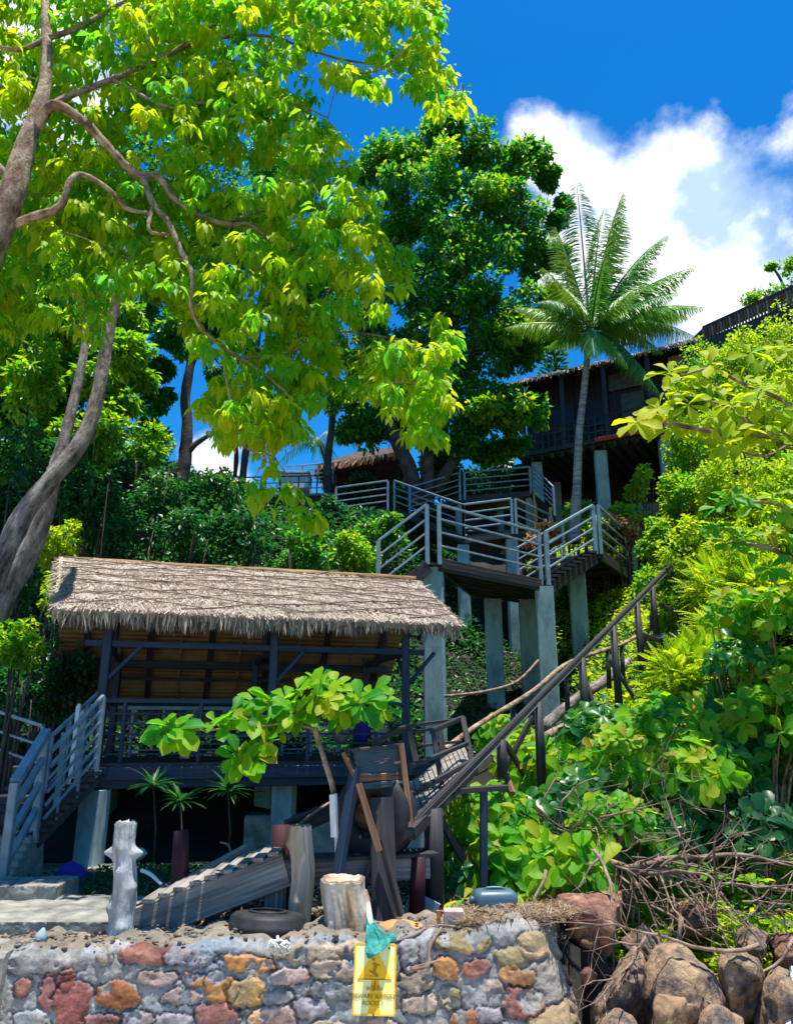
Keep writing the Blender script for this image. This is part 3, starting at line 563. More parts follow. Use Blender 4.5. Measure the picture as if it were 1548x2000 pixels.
# ================================================================ GANGWAY FRAME
gw=thing('gangway',at(760,1790,7.1),'dark timber boat gangway with side rails and slatted deck above the stump','gangway')
def bb(a,Y0,c,Y1,w_,h_,name,mat,par=gw,**k):
    q=MB(); q.beam(at(*a,Y0),at(*c,Y1),w_,h_,**k); return q.build(name,mat,par)
p_=[at(690,1470,6.75),at(783,1452,7.0)]
fb=MB(); fb.beam((p_[0]+at(694,1530,6.75))/2,(p_[1]+at(787,1526,7.0))/2,.04,.27); fb.build('front_board','peeling_wood',gw)
bb((684,1466),6.72,(786,1455),6.98,.06,.03,'top_rail','dark_wood')
bb((697,1520),6.73,(782,1515),6.98,.05,.06,'lower_board','brown_wood')
bb((705,1536),6.73,(790,1528),6.98,.03,.05,'lower_board','peeling_wood')
bb((783,1452),6.95,(803,1622),6.85,.05,.05,'corner_post','brown_wood')
bb((658,1716),6.6,(694,1500),6.72,.095,.06,'slanting_leg','navy_paint')
bb((694,1515),6.7,(672,1470),6.74,.06,.04,'upper_strut','brown_wood')
bb((700,1530),6.62,(740,1662),6.6,.05,.05,'diagonal_brace','brown_wood')
bb((752,1800),6.7,(745,1560),6.9,.2,.16,'main_post','dark_wood',up=(0,1,0))
bb((745,1640),6.65,(786,1800),6.55,.05,.05,'diagonal_brace','dark_wood')
bb((742,1660),6.8,(700,1735),6.8,.08,.05,'diagonal_brace','dark_wood')
bb((803,1622),6.85,(760,1650),6.9,.06,.08,'deck_end','dark_wood')
# deck
dA=at(800,1618,6.85);dB=at(778,1545,8.1);dC=at(905,1452,9.4);dD=at(924,1492,8.2)
nb=15
for i in range(nb):
    t0=i/nb; t1=(i+.82)/nb; q=MB(); a=dA.lerp(dD,t0);b_=dB.lerp(dC,t0);a2=dA.lerp(dD,t1);b2=dB.lerp(dC,t1); q.slab([a,a2,b2,b_],.03); q.build('deck_plank','grey_wood',gw)
bb((803,1628),6.82,(926,1500),8.15,.07,.11,'side_beam','dark_wood')
bb((778,1556),8.1,(905,1462),9.4,.06,.10,'side_beam','dark_wood')
# rails: near side
bb((795,1500),7.2,(912,1452),8.35,.04,.04,'handrail','dark_wood'); bb((797,1555),7.1,(918,1488),8.3,.04,.05,'handrail','dark_wood')
bb((842,1428),7.9,(903,1402),8.6,.04,.05,'handrail','dark_wood')
bb((903,1402),8.55,(922,1492),8.3,.06,.05,'rail_post','dark_wood',up=(0,1,0)); bb((846,1432),7.9,(862,1532),7.75,.05,.05,'rail_post','dark_wood',up=(0,1,0))
# far side
bb((730,1450),8.0,(795,1418),9.0,.05,.05,'handrail','dark_wood'); bb((795,1418),9.0,(905,1404),9.5,.04,.04,'handrail','dark_wood')
bb((800,1430),9.0,(858,1422),9.3,.04,.03,'handrail','dark_wood'); bb((808,1458),9.0,(900,1448),9.4,.04,.03,'handrail','dark_wood')
bb((797,1418),9.0,(812,1488),8.9,.07,.06,'rail_post','dark_wood',up=(0,1,0)); bb((858,1425),9.2,(868,1492),9.1,.07,.06,'rail_post','dark_wood',up=(0,1,0))
bb((862,1500),8.9,(905,1478),9.3,.04,.03,'handrail','dark_wood')
# hanging tyre
ht=thing('truck_tyre',at(733,1660,6.95),'large black tyre hung upright behind the slanting leg of the gangway','tyre')
torus('tread',at(733,1593,7.05),(-.42,-1,.05),.245,.115,.22,'rubber',ht)
bb((690,1575),7.1,(775,1600),7.1,.05,.3,'back_board','brown_wood')

# ================================================================ LONG SLIDE RAIL
sr_=thing('timber_slide',at(1050,1500,8.8),'long sloping double timber slide rail on posts rising up the hillside','slide rail')
q0=at(806,1612,6.9);q1=at(1318,1096,13.2)
for k,(dx,dz) in enumerate(((0,0),)):
    q=MB(); q.beam(q0+Vector((-dx,.0*k,dz)),q1+Vector((-dx,.0*k,dz)),.045,.05-.018*k); q.build('rail_beam','brown_wood' if k==2 else 'dark_wood',sr_)
q=MB(); q.beam(q0+Vector((-.008,-.0,.031)),q1+Vector((-.008,-.0,.031)),.04,.010); q.build('cap_strip','dark_wood',sr_)
q=MB(); q.beam(q0+Vector((.015,-.0,-.036)),q1+Vector((.015,-.0,-.036)),.02,.016); q.build('rail_edge','grey_wood',sr_)
def onrail(px):
    lo,hi=0,1
    for _ in range(40):
        mid=(lo+hi)/2; p=q0.lerp(q1,mid); x=774+F*p.x/(p.y*math.cos(PITCH)+(p.z-CZ)*math.sin(PITCH))
        if x<px: lo=mid
        else: hi=mid
    return q0.lerp(q1,lo)
def tog(p,yb):  # point straight below p seen at pixel row yb
    lo,hi=-3,p.z
    for _ in range(40):
        z=(lo+hi)/2; yy=1000-F*((z-CZ)*math.cos(PITCH)-p.y*math.sin(PITCH))/(p.y*math.cos(PITCH)+(z-CZ)*math.sin(PITCH))
        if yy>yb: lo=z
        else: hi=z
    return Vector((p.x,p.y,lo))
for px,yb in ((846,1770),(978,1520),(1050,1535),(1135,1450),(1196,1400),(1242,1340),(1272,1240)):
    p=onrail(px); q=MB(); q.tube([tog(p,yb),p-Vector((0,0,.03))],[.055,.05] if px!=846 else [.085,.08],8); q.build('support_post','dark_wood',sr_)
for a,Y0,c,Y1 in [((860,1600),7.5,(905,1680),7.6),((1040,1400),9.8,(985,1500),9.6),((985,1450),9,(1040,1540),9.4),((1140,1320),11,(1165,1400),10.8),((1190,1290),11.4,(1240,1365),11.2),((1240,1230),12,(1300,1300),12),((1285,1180),12.7,(1360,1210),12.6),((1300,1125),13,(1345,1155),13)]:
    bb(a,Y0,c,Y1,.05,.06,'brace','dark_wood',sr_)
lr=thing('log_handrail',at(1150,1400,11.2),'rough pale log handrail on stakes beneath the slide rail','handrail')
q=MB(); q.tube(*smoothpath([at(855,1474,9.3),at(930,1418,10),at(1040,1350,10.7),at(1100,1300,11.3),at(1160,1276,11.8),at(1215,1258,12.2),at(1245,1240,12.5)],[.035,.034,.033,.032,.032,.03,.028])); q.build('log','bark_tan',lr)
for px,yb,yt,Y in ((1000,1440,1372,10.5),(1105,1400,1302,11.4),(1186,1345,1270,12),(1213,1330,1262,12.2)):
    q=MB(); q.tube([at(px+3,yb,Y),at(px,yt,Y)],[.04,.035],7); q.build('stake','dark_wood',lr)
# fallen log across the slope
q=MB(); q.tube(*smoothpath([at(1060,1420,11.5),at(1120,1370,12.2),at(1180,1330,12.8),at(1230,1290,13.4)],[.08,.09,.08,.06]),10,wob=.5); tag(q.build('fallen_log','bark_grey'),'mossy fallen log lying up the slope below the handrail','log')
q=MB(); q.tube(*smoothpath([at(1010,1470,10.2),at(1080,1430,10.8),at(1190,1380,11.5)],[.06,.06,.05]),8,wob=.2); tag(q.build('fallen_log','dry_twig'),'sunlit pale split log lying across the slope beside the stakes','log')
q=MB(); q.tube(*smoothpath([at(868,1360,13),at(950,1350,13.5),at(1010,1330,14.2),at(1050,1290,15)],[.025]*4)); tag(q.build('branch_on_slope','dry_twig'),'thin pale branch lying between the concrete pillars','branch')
tp=thing('trestle',at(945,1735,7.6),'thin dark trestle post with a level crossbar right of the gangway','trestle')
bb((944,1738),7.6,(944,1545),7.6,.07,.07,'upright','navy_paint',tp); bb((882,1545),7.5,(986,1538),7.7,.12,.05,'crossbar','dark_wood',tp)
bb((975,1480),8.6,(1000,1550),8.2,.06,.05,'diagonal','brown_wood',tp)
q=MB(); q.beam(at(845,1775,7.0)-Vector((0,0,.1)),at(790,1778,7.0)+Vector((0,0,.02)),.03,.3); tag(q.build('metal_sheet','pale_steel'),'small pale metal sheet leaning against the maroon post','sheet')

# ================================================================ SMALL THINGS ON THE WALL
jc=thing('jerrycan',at(966,1786,6.6),'blue grey plastic jerrycan lying on its side beside the wall corner','jerrycan')
def rbox(name,c,sx,sy,sz,r,mat,par,rot=0,sub=3,ns=0):
    me=bmesh.new(); bmesh.ops.create_cube(me,size=1)
    for v in me.verts: v.co=Vector((v.co.x*sx,v.co.y*sy,v.co.z*sz))
    bmesh.ops.bevel(me,geom=me.edges[:],offset=r,segments=4,profile=.5,affect='EDGES')
    if ns: 
        for v in me.verts: v.co+=v.co.normalized()*mnoise.noise(v.co*ns)*.03
    Rm=Matrix.Rotation(rot,3,'Z'); V=[Vector(c)+Rm@v.co for v in me.verts]; me.verts.index_update()
    fs=[tuple(v.index for v in f.verts) for f in me.faces]; b=MB(); b.add(V,fs,smooth=True); me.free(); return b.build(name,mat,par)
c=at(966,1762,6.6); rbox('can_body',c,.34,.22,.19,.06,'blue_plastic',jc,.1)
q=MB(); q.tube([c+Vector((-.165,-.03,.02)),c+Vector((-.20,-.03,.025))],[.028,.028],12); q.build('cap','blue_plastic',jc)
q=MB(); q.tube(*smoothpath([c+Vector((-.08,-.02,.09)),c+Vector((-.05,-.02,.105)),c+Vector((.05,-.02,.105)),c+Vector((.08,-.02,.09))],[.012]*4)); q.build('handle','blue_plastic',jc)
def rock(name,c,s,mat,label,seed,parent=None,cuts=7,ns=1.0,taper=0,lvl=4,group=None,cat='boulder',rot=0):
    me=bmesh.new(); bmesh.ops.create_icosphere(me,subdivisions=lvl,radius=1); r_=random.Random(seed)
    pl=[]
    for i in range(cuts):
        n=Vector((r_.uniform(-1,1),r_.uniform(-1,1),r_.uniform(-.6,1))).normalized(); pl.append((n,r_.uniform(.62,.85)))
    Rm=Matrix.Rotation(rot,3,'Y')
    V=[]
    for v in me.verts:
        p=v.co.copy()
        for n,d in pl:
            k=p.dot(n)-d
            if k>0: p-=n*k*.9
        p*=1+.12*mnoise.noise(p*1.6+Vector((seed,0,0)))*ns+.06*mnoise.noise(p*4+Vector((seed,3,0)))+.04*mnoise.noise(p*9+Vector((seed,0,9)))+.025*mnoise.noise(p*20)
        if taper: f=max(.08,1-taper*(.75-p.z)*.55); p.x*=f;p.y*=f
        p=Rm@Vector((p.x*s[0],p.y*s[1],p.z*s[2])); V.append(Vector(c)+p)
    me.verts.index_update(); fs=[tuple(v.index for v in f.verts) for f in me.faces]; b=MB(); b.add(V,fs,smooth=True); me.free(); o=b.build(name,mat,parent)
    return tag(o,label,cat,group) if not parent else o
rock('flat_stone',at(795,1812,6.35),(.24,.17,.05),'orange_stone','flat sunlit orange stone on the wall right of the sign',5,lvl=3,cat='stone')
q=MB(); q.box(at(885,1795,6.25),.14,.12,.13,bev=.04); tag(q.build('brick','brick_pale'),'pale pink brick standing on the rough end of the wall','brick')
q=MB(); q.beam(at(857,1808,6.2),at(856,1778,6.2),.03,.02); tag(q.build('tile_shard','terracotta'),'upright orange tile shard beside the pale brick','tile shard')
rbox('polystyrene_cup',at(1010,1790,6.35),.10,.07,.06,.025,'white_plastic',None,.3,ns=9); o=bpy.data.objects['polystyrene_cup']; tag(o,'crumpled white foam piece on the wall beside the blue jerrycan','litter')
rbox('plastic_wrapper',at(425,1832,6.4),.17,.06,.03,.012,'blue_plastic',None,.4,ns=20); tag(bpy.data.objects['plastic_wrapper'],'pale blue plastic wrapper left of the lying tyre','litter')
rock('purple_bag',at(135,1715,8.6),(.2,.14,.18),'purple_cloth','purple cloth bundle on the ground by the left concrete pillar',9,lvl=3,cat='bag')
rock('purple_bag',at(212,1670,10.3),(.22,.14,.10),'purple_cloth','small purple bundle behind the left concrete pillar',19,lvl=3,cat='bag')
rock('foam_float',at(268,1668,9.6),(.12,.08,.08),'white_wall','pale box of rubbish in the shade under the hut',29,lvl=3,cat='litter')
q=MB(); q.tube(*smoothpath([at(277,1700,7.6),at(295,1708,7.5),at(316,1728,7.4)],[.018,.018,.012])); tag(q.build('white_pipe','white_plastic'),'short curved white pipe lying behind the white trunk post','pipe')
q=MB(); q.tube(*smoothpath([at(430,1645,7.8),at(447,1652,7.8),at(453,1680,7.8),at(448,1705,7.8)],[.01]*4)); tag(q.build('bent_cable','dry_twig'),'thin bent cable hanging below the hut','cable')

# sign
sg=thing('warning_sign',at(732,1985,5.86),'yellow rectangular warning sign with a triangle hung on the stone wall','sign')
tl=at(692,1841,5.87);tr=at(775,1843,5.87);bl=at(687,1983,5.80);br=at(771,1985,5.80)
sx=(tr-tl).normalized(); sz=((tl-bl)+(tr-br)).normalized(); sn=sx.cross(sz).normalized()
if sn.y>0: sn=-sn
SW=(tr-tl).length; SH=(tl-bl).length
def sp(u,v,d=0): return bl+(br-bl)*u+sz*SH*v+sn*d
def rr(u0,v0,u1,v1,r,n=5):
    o=[];ru=r/SW;rv=r/SH
    for (cx,cy,a0) in ((u1-ru,v1-rv,0),(u0+ru,v1-rv,90),(u0+ru,v0+rv,180),(u1-ru,v0+rv,270)):
        for k in range(n+1): a=R(a0+90*k/n); o.append((cx+ru*math.cos(a),cy+rv*math.sin(a)))
    return o
def plate(poly,d0,d1,name,mat):
    n=len(poly); q=MB(); q.add([sp(a,b_,d1) for a,b_ in poly]+[sp(a,b_,d0) for a,b_ in poly],[tuple(range(n)),tuple(range(2*n-1,n-1,-1))]+[((i+1)%n,i,n+i,n+(i+1)%n) for i in range(n)]); return q.build(name,mat,sg)
plate(rr(0,0,1,1,.018),0,.006,'plate','sign_plate')
def ring(o_,i_,d,name,mat):
    n=len(o_); q=MB(); q.add([sp(a,b_,d) for a,b_ in o_+i_]+[sp(a,b_,.0061) for a,b_ in o_+i_],[(i,(i+1)%n,n+(i+1)%n,n+i) for i in range(n)]+[((i+1)%n,i,2*n+i,2*n+(i+1)%n) for i in range(n)]); return q.build(name,mat,sg)
ring(rr(.0,.0,1,1,.018),rr(.035,.022,.965,.978,.012),.008,'border','sign_yellow')
plate([(.10,.485),(.90,.485),(.60,.83),(.54,.97),(.44,.97),(.42,.83)],.006,.0085,'triangle','sign_yellow')
plate([(.36,.03),(.66,.03),(.62,.15),(.70,.25),(.64,.36),(.60,.484),(.43,.484),(.40,.35),(.33,.24),(.40,.14)],.006,.0068,'rust_wash','sign_yellow')
def inkpoly(poly,name='pictogram'): plate(poly,.0085,.0095,name,'sign_ink')
inkpoly([(.10,.485),(.90,.485),(.87,.505),(.14,.505)],'triangle_edge')
inkpoly([(.37,.60),(.55,.53),(.60,.55),(.52,.60),(.56,.68),(.50,.74),(.43,.72),(.47,.66),(.44,.61),(.37,.63)])
inkpoly([(.46+.045*math.cos(a),.775+.026*math.sin(a)) for a in [i*math.pi/5 for i in range(10)]])
inkpoly([(.50,.70),(.62,.68),(.63,.695),(.52,.72)]); inkpoly([(.34,.535),(.60,.53),(.60,.54),(.34,.545)])
inkpoly([(.50,.47),(.545,.47),(.50,.33),(.465,.33)],'rust_streak')
def text(s,u,v,h,name,mat='sign_ink'):
    cu=bpy.data.curves.new(name,'FONT'); cu.body=s; cu.size=1; cu.align_x='CENTER'; cu.extrude=.02; cu.offset=.012
    o=bpy.data.objects.new(name,cu); COL.objects.link(o); bpy.context.view_layer.update()
    dg=bpy.context.evaluated_depsgraph_get(); me=bpy.data.meshes.new_from_object(o.evaluated_get(dg)); bpy.data.objects.remove(o)
    if not me.vertices: return
    k=h; V=[]
    xs_=[vv_.co.x for vv_ in me.vertices]; wd=max(xs_)-min(xs_)
    for vv_ in me.vertices: V.append(sp(u,v,.0098)+sx*vv_.co.x*k+sz*vv_.co.y*k+sn*vv_.co.z*.02)
    link(name,me,mat,sg,np.array(V))
text('ระวังลื่น',.5,.345,.036,'thai_lettering'); text('BEWARE SLIPPERY',.5,.235,.036,'lettering'); text('ROCKS !',.47,.14,.036,'lettering')
for u,v in ((.83,.93),(.5,.02)):
    q=MB(); q.tube([sp(u,v,.0),sp(u,v,.012)],[.008,.007],12); q.build('screw','rust',sg)
cl=thing('teal_cloth',at(735,1855,5.9),'teal cloth bag tied to a stake and draped over the top of the sign','cloth')
pts=[at(720,1790,6.24),at(724,1802,6.12),at(728,1818,6.0),at(734,1838,5.86),at(727,1858,5.78),at(720,1872,5.775)]
pts,rad=smoothpath(pts,[.014,.02,.04,.066,.042,.005],7); Q=[]
for k,(p,r) in enumerate(zip(pts,rad)):
    row=[]
    for j_ in range(49):
        a=2*math.pi*j_/48; f=1+.28*math.cos(3*a+.5)+.16*math.cos(7*a+k*.12)+.08*math.sin(11*a)
        row.append((p.x+r*f*1.15*math.cos(a),p.y+.35*r*f*math.sin(a),p.z+.25*r*math.sin(2*a+1)))
    Q.append(row)
grid('drape',np.array(Q),'teal_cloth',cl)
q=MB(); q.tube(*smoothpath([at(735,1836,5.95),at(757,1838,5.92),at(766,1832,5.98),at(758,1828,6.05)],[.03,.035,.03,.015]),12,wob=.4); q.build('bunched_end','teal_cloth',cl)
q=MB(); q.tube(*smoothpath([at(712,1740,6.5),at(718,1760,6.4),at(721,1795,6.22)],[.02,.02,.018]),10,wob=.2); q.build('knotted_stick','dry_twig',cl)
q=MB(); q.tube([at(719,1765,6.35),at(722,1797,6.21),at(724,1806,6.12)],[.017,.024,.026],12,wob=.2); q.build('white_wrap','rope',cl)

# ================================================================ THATCHED HUT
yaw=R(16); hu=Vector((math.cos(yaw),math.sin(yaw),0)); hv=Vector((-math.sin(yaw),math.cos(yaw),0))
h0=at(108,1188,9.3); h0.z=0; EZ=3.15; RZ=4.08; BZ_=2.08; RV=1.5; BV=3.55; HLn=5.22; FZ=1.34
def hl(u,v,z): return h0+hu*u+hv*v+Vector((0,0,z))
hut=thing('thatched_hut',hl(2.6,1.6,.2),'open thatched hut on concrete pillars with dark blue timber posts','hut')
# front slope
nu_,nv_=150,44
uu=np.linspace(-.02,HLn,nu_); tt=np.linspace(0,1,nv_)
UU,TT=np.meshgrid(uu,tt,indexing='ij')
sag=.0
zz=EZ+(RZ-EZ)*TT+.05*np.sin(TT*3.14)+ -.05*np.clip(TT-.9,0,1)*3; VV_=RV*TT
zz=zz+.012*(1-((TT*6.0+.15*np.sin(UU*2))%1.0))+.03*fbm(np.stack([UU*3,VV_*3,0*UU],-1),4,61)-.05*(UU/HLn)*TT
UU2=UU-.22*TT*(1-UU/HLn)+.02*fbm(np.stack([0*UU,VV_*9,0*UU],-1),3,62)-(.16*TT)*(UU/HLn)
Pn=np.array(h0)[None,None]+UU2[...,None]*np.array(hu)+VV_[...,None]*np.array(hv)+zz[...,None]*np.array([0,0,1])
under=Pn[:,::-1]-np.array([0,0,.10])
full=np.concatenate([Pn,under,Pn[:,:1]],1)
lvv=np.clip(.5+.6*fbm(full*np.array([14,14,14.]),4,63),0,1)
fr=grid('front_thatch',full,'straw',hut,attrs={'lv':('FLOAT',lvv)})
for e in (0,-1):   # closed gable ends of the thatch layer
    pass
# back slope, seen from below
ub=np.linspace(-.25,HLn-.15,120); tb_=np.linspace(0,1,70); UB,TB=np.meshgrid(ub,tb_,indexing='ij')
VB=RV+(BV-RV)*TB; ZB=RZ-.02-(RZ-BZ_)*TB+.012*np.sin(TB*2*math.pi*32)+.01*fbm(np.stack([UB*5,VB*8,0*UB],-1),3,65)
Pb=np.array(h0)+UB[...,None]*np.array(hu)+VB[...,None]*np.array(hv)+ZB[...,None]*np.array([0,0,1])
lb=np.clip(.5+.45*np.sin(TB*2*math.pi*32)+.5*fbm(np.stack([UB*3,VB*5,0*UB],-1),4,66),0,1)
fullb=np.concatenate([Pb,Pb[:,::-1]+np.array([0,0,.05]),Pb[:,:1]],1)
grid('back_thatch',fullb,'thatch_under',hut,attrs={'lv':('FLOAT',np.concatenate([lb,lb[:,::-1],lb[:,:1]],1))})
# loose straw on the front slope
ns=16000; u_=rs.uniform(0,HLn,ns); t_=rs.rand(ns)
su=u_-.22*t_*(1-u_/HLn)-.16*t_*u_/HLn; sz_=EZ+(RZ-EZ)*t_+.05*np.sin(t_*3.14)-.05*(u_/HLn)*t_+.014+.012*(1-((t_*6.0+.15*np.sin(u_*2))%1.0))
sP=np.array(h0)+su[:,None]*np.array(hu)+(RV*t_)[:,None]*np.array(hv)+sz_[:,None]*np.array([0,0,1])
dn=np.array(-hv*RV-Vector((0,0,RZ-EZ))); dn/=np.linalg.norm(dn); upn=np.cross(dn,np.array(-hu)); upn*=np.sign(upn[2])
ax=dn+rs.normal(size=(ns,3))*.42; ax-=upn*(ax@upn)[:,None]; ax+=upn*rs.uniform(-.05,.09,ns)[:,None]
TS=(np.array([(-.5,0,0),(.5,0,0),(.35,1,0),(-.35,1,0)]),[(0,1,2,3)])
leaves('straw_layer','straw',hut,sP,ax,np.tile(upn,(ns,1))+rs.normal(size=(ns,3))*.3,rs.uniform(.05,.17,ns),TS,width=rs.uniform(.05,.11,ns))
# eave fringe
nf=2600; u_=rs.uniform(-.02,HLn,nf); ln=rs.uniform(.07,.22,nf)*(.75+.6*vn(np.stack([u_*3,u_*0,u_*0],-1),70)); vo=rs.uniform(-.02,.14,nf)
fP=np.array(h0)+u_[:,None]*np.array(hu)+vo[:,None]*np.array(hv)+(EZ+vo*.6-.03)[:,None]*np.array([0,0,1])
fa=np.stack([rs.normal(size=nf)*.16,rs.normal(size=nf)*.12-.08,-np.ones(nf)],-1)
TFR=(np.array([(-.5,0,0),(.5,0,0),(.6,.5,.03),(0,1,-.02),(-.5,.5,.03)]),[(0,1,2,3,4)])
leaves('eave_fringe','fringe_straw',hut,fP,fa,np.tile(np.array([0,-1.,0.]),(nf,1))+rs.normal(size=(nf,3))*.5,ln,TFR,width=rs.uniform(.07,.14,nf))
# right and left verge straws, ridge straws
nf=900; t_=rs.rand(nf); side=rs.randint(0,2,nf); u_=np.where(side==1,HLn-.16*t_,-.02-.22*t_)
fP=np.array(h0)+u_[:,None]*np.array(hu)+(RV*t_)[:,None]*np.array(hv)+(EZ+(RZ-EZ)*t_+.01-.05*(side)*t_)[:,None]*np.array([0,0,1])
fa=dn+np.where(side==1,1,-1)[:,None]*np.array(hu)*.5+rs.normal(size=(nf,3))*.25
leaves('verge_straw','straw',hut,fP,fa,rs.normal(size=(nf,3))+np.array([0,-1,1.]),rs.uniform(.05,.15,nf),TS,width=.07)
# bamboo/vine lines binding the roof
def rp_(u,t,d=.035): return hl(u-.22*t*(1-u/HLn)-.16*t*u/HLn,RV*t,EZ+(RZ-EZ)*t+.05*math.sin(t*3.14)-.05*(u/HLn)*t+d)
for i in range(19):
    if i<10: t0=-.42+i*.15; k_=.10+.012*math.sin(i*3)
    else: t0=.12+(i-10)*.17; k_=-.13+.012*math.sin(i*5)
    pts=[]
    for k in range(40):
        u=.03+(HLn-.08)*k/39; t=t0+k_*u+.010*math.sin(u*4+i*2)
        if .015<t<.985: pts.append(rp_(u,t,.046+.008*math.sin(u*5+i)))
    if len(pts)>2: q=MB(); q.tube(pts,[.0065+.003*rnd.random()]*len(pts),6); q.build('binding_vine','dry_twig',hut)
for px,t in ((640,.96),(770,.97)):
    pass
q=MB(); q.tube(*smoothpath([rp_(3.7,.97),rp_(3.85,.99)+Vector((0,0,.04)),rp_(3.95,.97)+Vector((0,0,.07))],[.012,.01,.006])); q.build('binding_vine','dry_twig',hut)
q=MB(); q.tube(*smoothpath([rp_(2.35,.96),rp_(2.5,.98)+Vector((0,0,.05))],[.01,.006])); q.build('binding_vine','dry_twig',hut)
def hb(u0,v0,z0,u1,v1,z1,w_,h_,name,mat='navy_paint',par=hut,**k):
    q=MB(); q.beam(hl(u0,v0,z0),hl(u1,v1,z1),w_,h_,**k); return q.build(name,mat,par)
UPO=[.62,2.72,4.55]
for u in UPO:
    hb(u,.35,FZ,u,.35,EZ+.15,.11,.11,'post',up=(0,1,0)); hb(u,2.7,FZ,u,2.7,2.9,.10,.10,'post',up=(0,1,0))
    hb(u,.35,2.78,u,2.7,2.78,.05,.09,'tie_beam'); hb(u,RV,2.78,u,RV,RZ-.1,.08,.08,'king_post',up=(0,1,0))
hb(.1,.35,EZ+.12,HLn-.2,.35,EZ+.12,.06,.10,'eave_beam'); hb(.1,2.75,2.72,HLn-.3,2.75,2.72,.07,.12,'eave_beam')
hb(-.1,RV,RZ-.16,HLn-.3,RV,RZ-.16,.08,.10,'ridge_beam')
hb(.35,.35,2.78,HLn-.4,.35,2.78,.05,.08,'tie_beam')
sl_=(RZ-BZ_)/(BV-RV)
for i in range(11):
    u=.15+i*.46; m_='dark_wood' if i%2==0 else 'dry_twig'; ww=.09 if i%2==0 else .03
    hb(u,RV+.02,RZ-.10,u,BV-.02,BZ_-.03,ww,ww*.8,'rafter',m_)
    hb(u,.02,EZ-.07,u,RV-.02,RZ-.16,.06,.05,'rafter','dark_wood')
for t in (.22,.48,.72,.93): hb(0,RV+(BV-RV)*t,RZ-(RZ-BZ_)*t-.12,HLn-.3,RV+(BV-RV)*t,RZ-(RZ-BZ_)*t-.12,.04,.05 if t<.9 else .09,'batten','dark_wood')
# braces
for u in UPO: hb(u,.35,2.3,u+.42,.35,2.78,.05,.05,'brace'); hb(u,.35,2.35,u,.8,2.8,.05,.05,'brace')
# floor
q=MB(); q.slab([hl(.5,.2,FZ),hl(4.95,.2,FZ),hl(4.95,2.95,FZ),hl(.5,2.95,FZ)],.05); q.build('floor','dark_wood',hut)
hb(.45,.2,FZ-.12,4.95,.2,FZ-.12,.06,.15,'floor_beam'); hb(.45,.27,FZ-.24,4.95,.27,FZ-.24,.08,.11,'floor_beam','navy_paint'); hb(.45,2.8,FZ-.16,4.95,2.8,FZ-.16,.08,.2,'floor_beam','dark_wood')
for i in range(7): hb(.8+i*.65,.3,FZ-.13,.8+i*.65,2.75,FZ-.13,.06,.12,'joist','dark_wood')
# railing front and back
for (v,z0) in ((.33,FZ),(2.72,FZ)):
    hr=MB(); zs=[.74,.58,.46,.34,.22,.10] if v<1 else [.72,.5,.3,.1]
    for z in zs: hr.beam(hl(.62,v,z0+z),hl(4.6,v,z0+z),.05 if z>.7 else .03,.06 if z>.7 else .025)
    ro=hr.build('railing','navy_paint' if v<1 else 'steel',hut)
    for i in range(9):
        u=.9+i*.46
        if v>1 or i in(0,2,5,7): q=MB(); q.beam(hl(u,v,z0),hl(u,v,z0+.73),.045,.045,up=(0,1,0)); q.build('baluster','navy_paint' if v<1 else 'steel',ro)
hb(.62,.33,2.1,.62,2.7,2.1,.04,.05,'side_rail'); hb(.62,.33,1.75,.62,2.7,1.75,.03,.03,'side_rail')
# concrete legs
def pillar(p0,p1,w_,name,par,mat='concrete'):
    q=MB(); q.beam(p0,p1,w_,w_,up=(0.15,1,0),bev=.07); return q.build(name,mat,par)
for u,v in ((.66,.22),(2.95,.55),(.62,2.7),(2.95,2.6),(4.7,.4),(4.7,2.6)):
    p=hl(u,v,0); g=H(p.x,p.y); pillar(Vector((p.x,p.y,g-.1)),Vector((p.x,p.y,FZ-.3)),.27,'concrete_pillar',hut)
pb=hl(.62,.15,.0); q=MB(); q.box((pb.x-.05,pb.y-.05,.12),.95,.5,.2); q.build('footing','old_concrete',hut)
pb=hl(3.1,.55,0); q=MB(); q.box((pb.x+.25,pb.y+.1,.42),1.75,.5,.5); q.build('footing','old_concrete',hut)
# straw hanging at the back eave, lit
nf=700; u_=rs.uniform(0,HLn-.3,nf); fP=np.array(h0)+u_[:,None]*np.array(hu)+BV*np.array(hv)+(BZ_-.02)*np.array([0,0,1])
leaves('back_fringe','fringe_straw',hut,fP,np.stack([rs.normal(size=nf)*.2,rs.normal(size=nf)*.1,-np.ones(nf)],-1),np.tile([0,-1.,0.],(nf,1))+rs.normal(size=(nf,3))*.4,rs.uniform(.1,.3,nf),TFR,width=.1)
pk=thing('pink_towel',hl(1.65,.5,FZ),'bright pink towel hanging inside the hut railing','towel')
q=MB(); q.beam(hl(1.66,.42,FZ+.04),hl(1.66,.42,FZ+.42),.13,.02,up=(0,1,0)); q.build('cloth','pink_cloth',pk)
q=MB(); q.beam(hl(1.66,.44,FZ+.25),hl(1.66,.44,FZ+.30),.14,.03,up=(0,1,0)); q.build('band','purple_cloth',pk)
for i,(u,c) in enumerate(((3.75,'tan_wall'),(4.05,'purple_cloth'),(4.3,'brick_pale'))):
    rock('bundle',hl(u,.8,FZ+.35),(.13,.1,.16),c,['brown bundle stored in the hut at its right end','small violet bundle in the hut between two others','pale bundle at the hut right post'][i],40+i,lvl=3,cat='bundle')

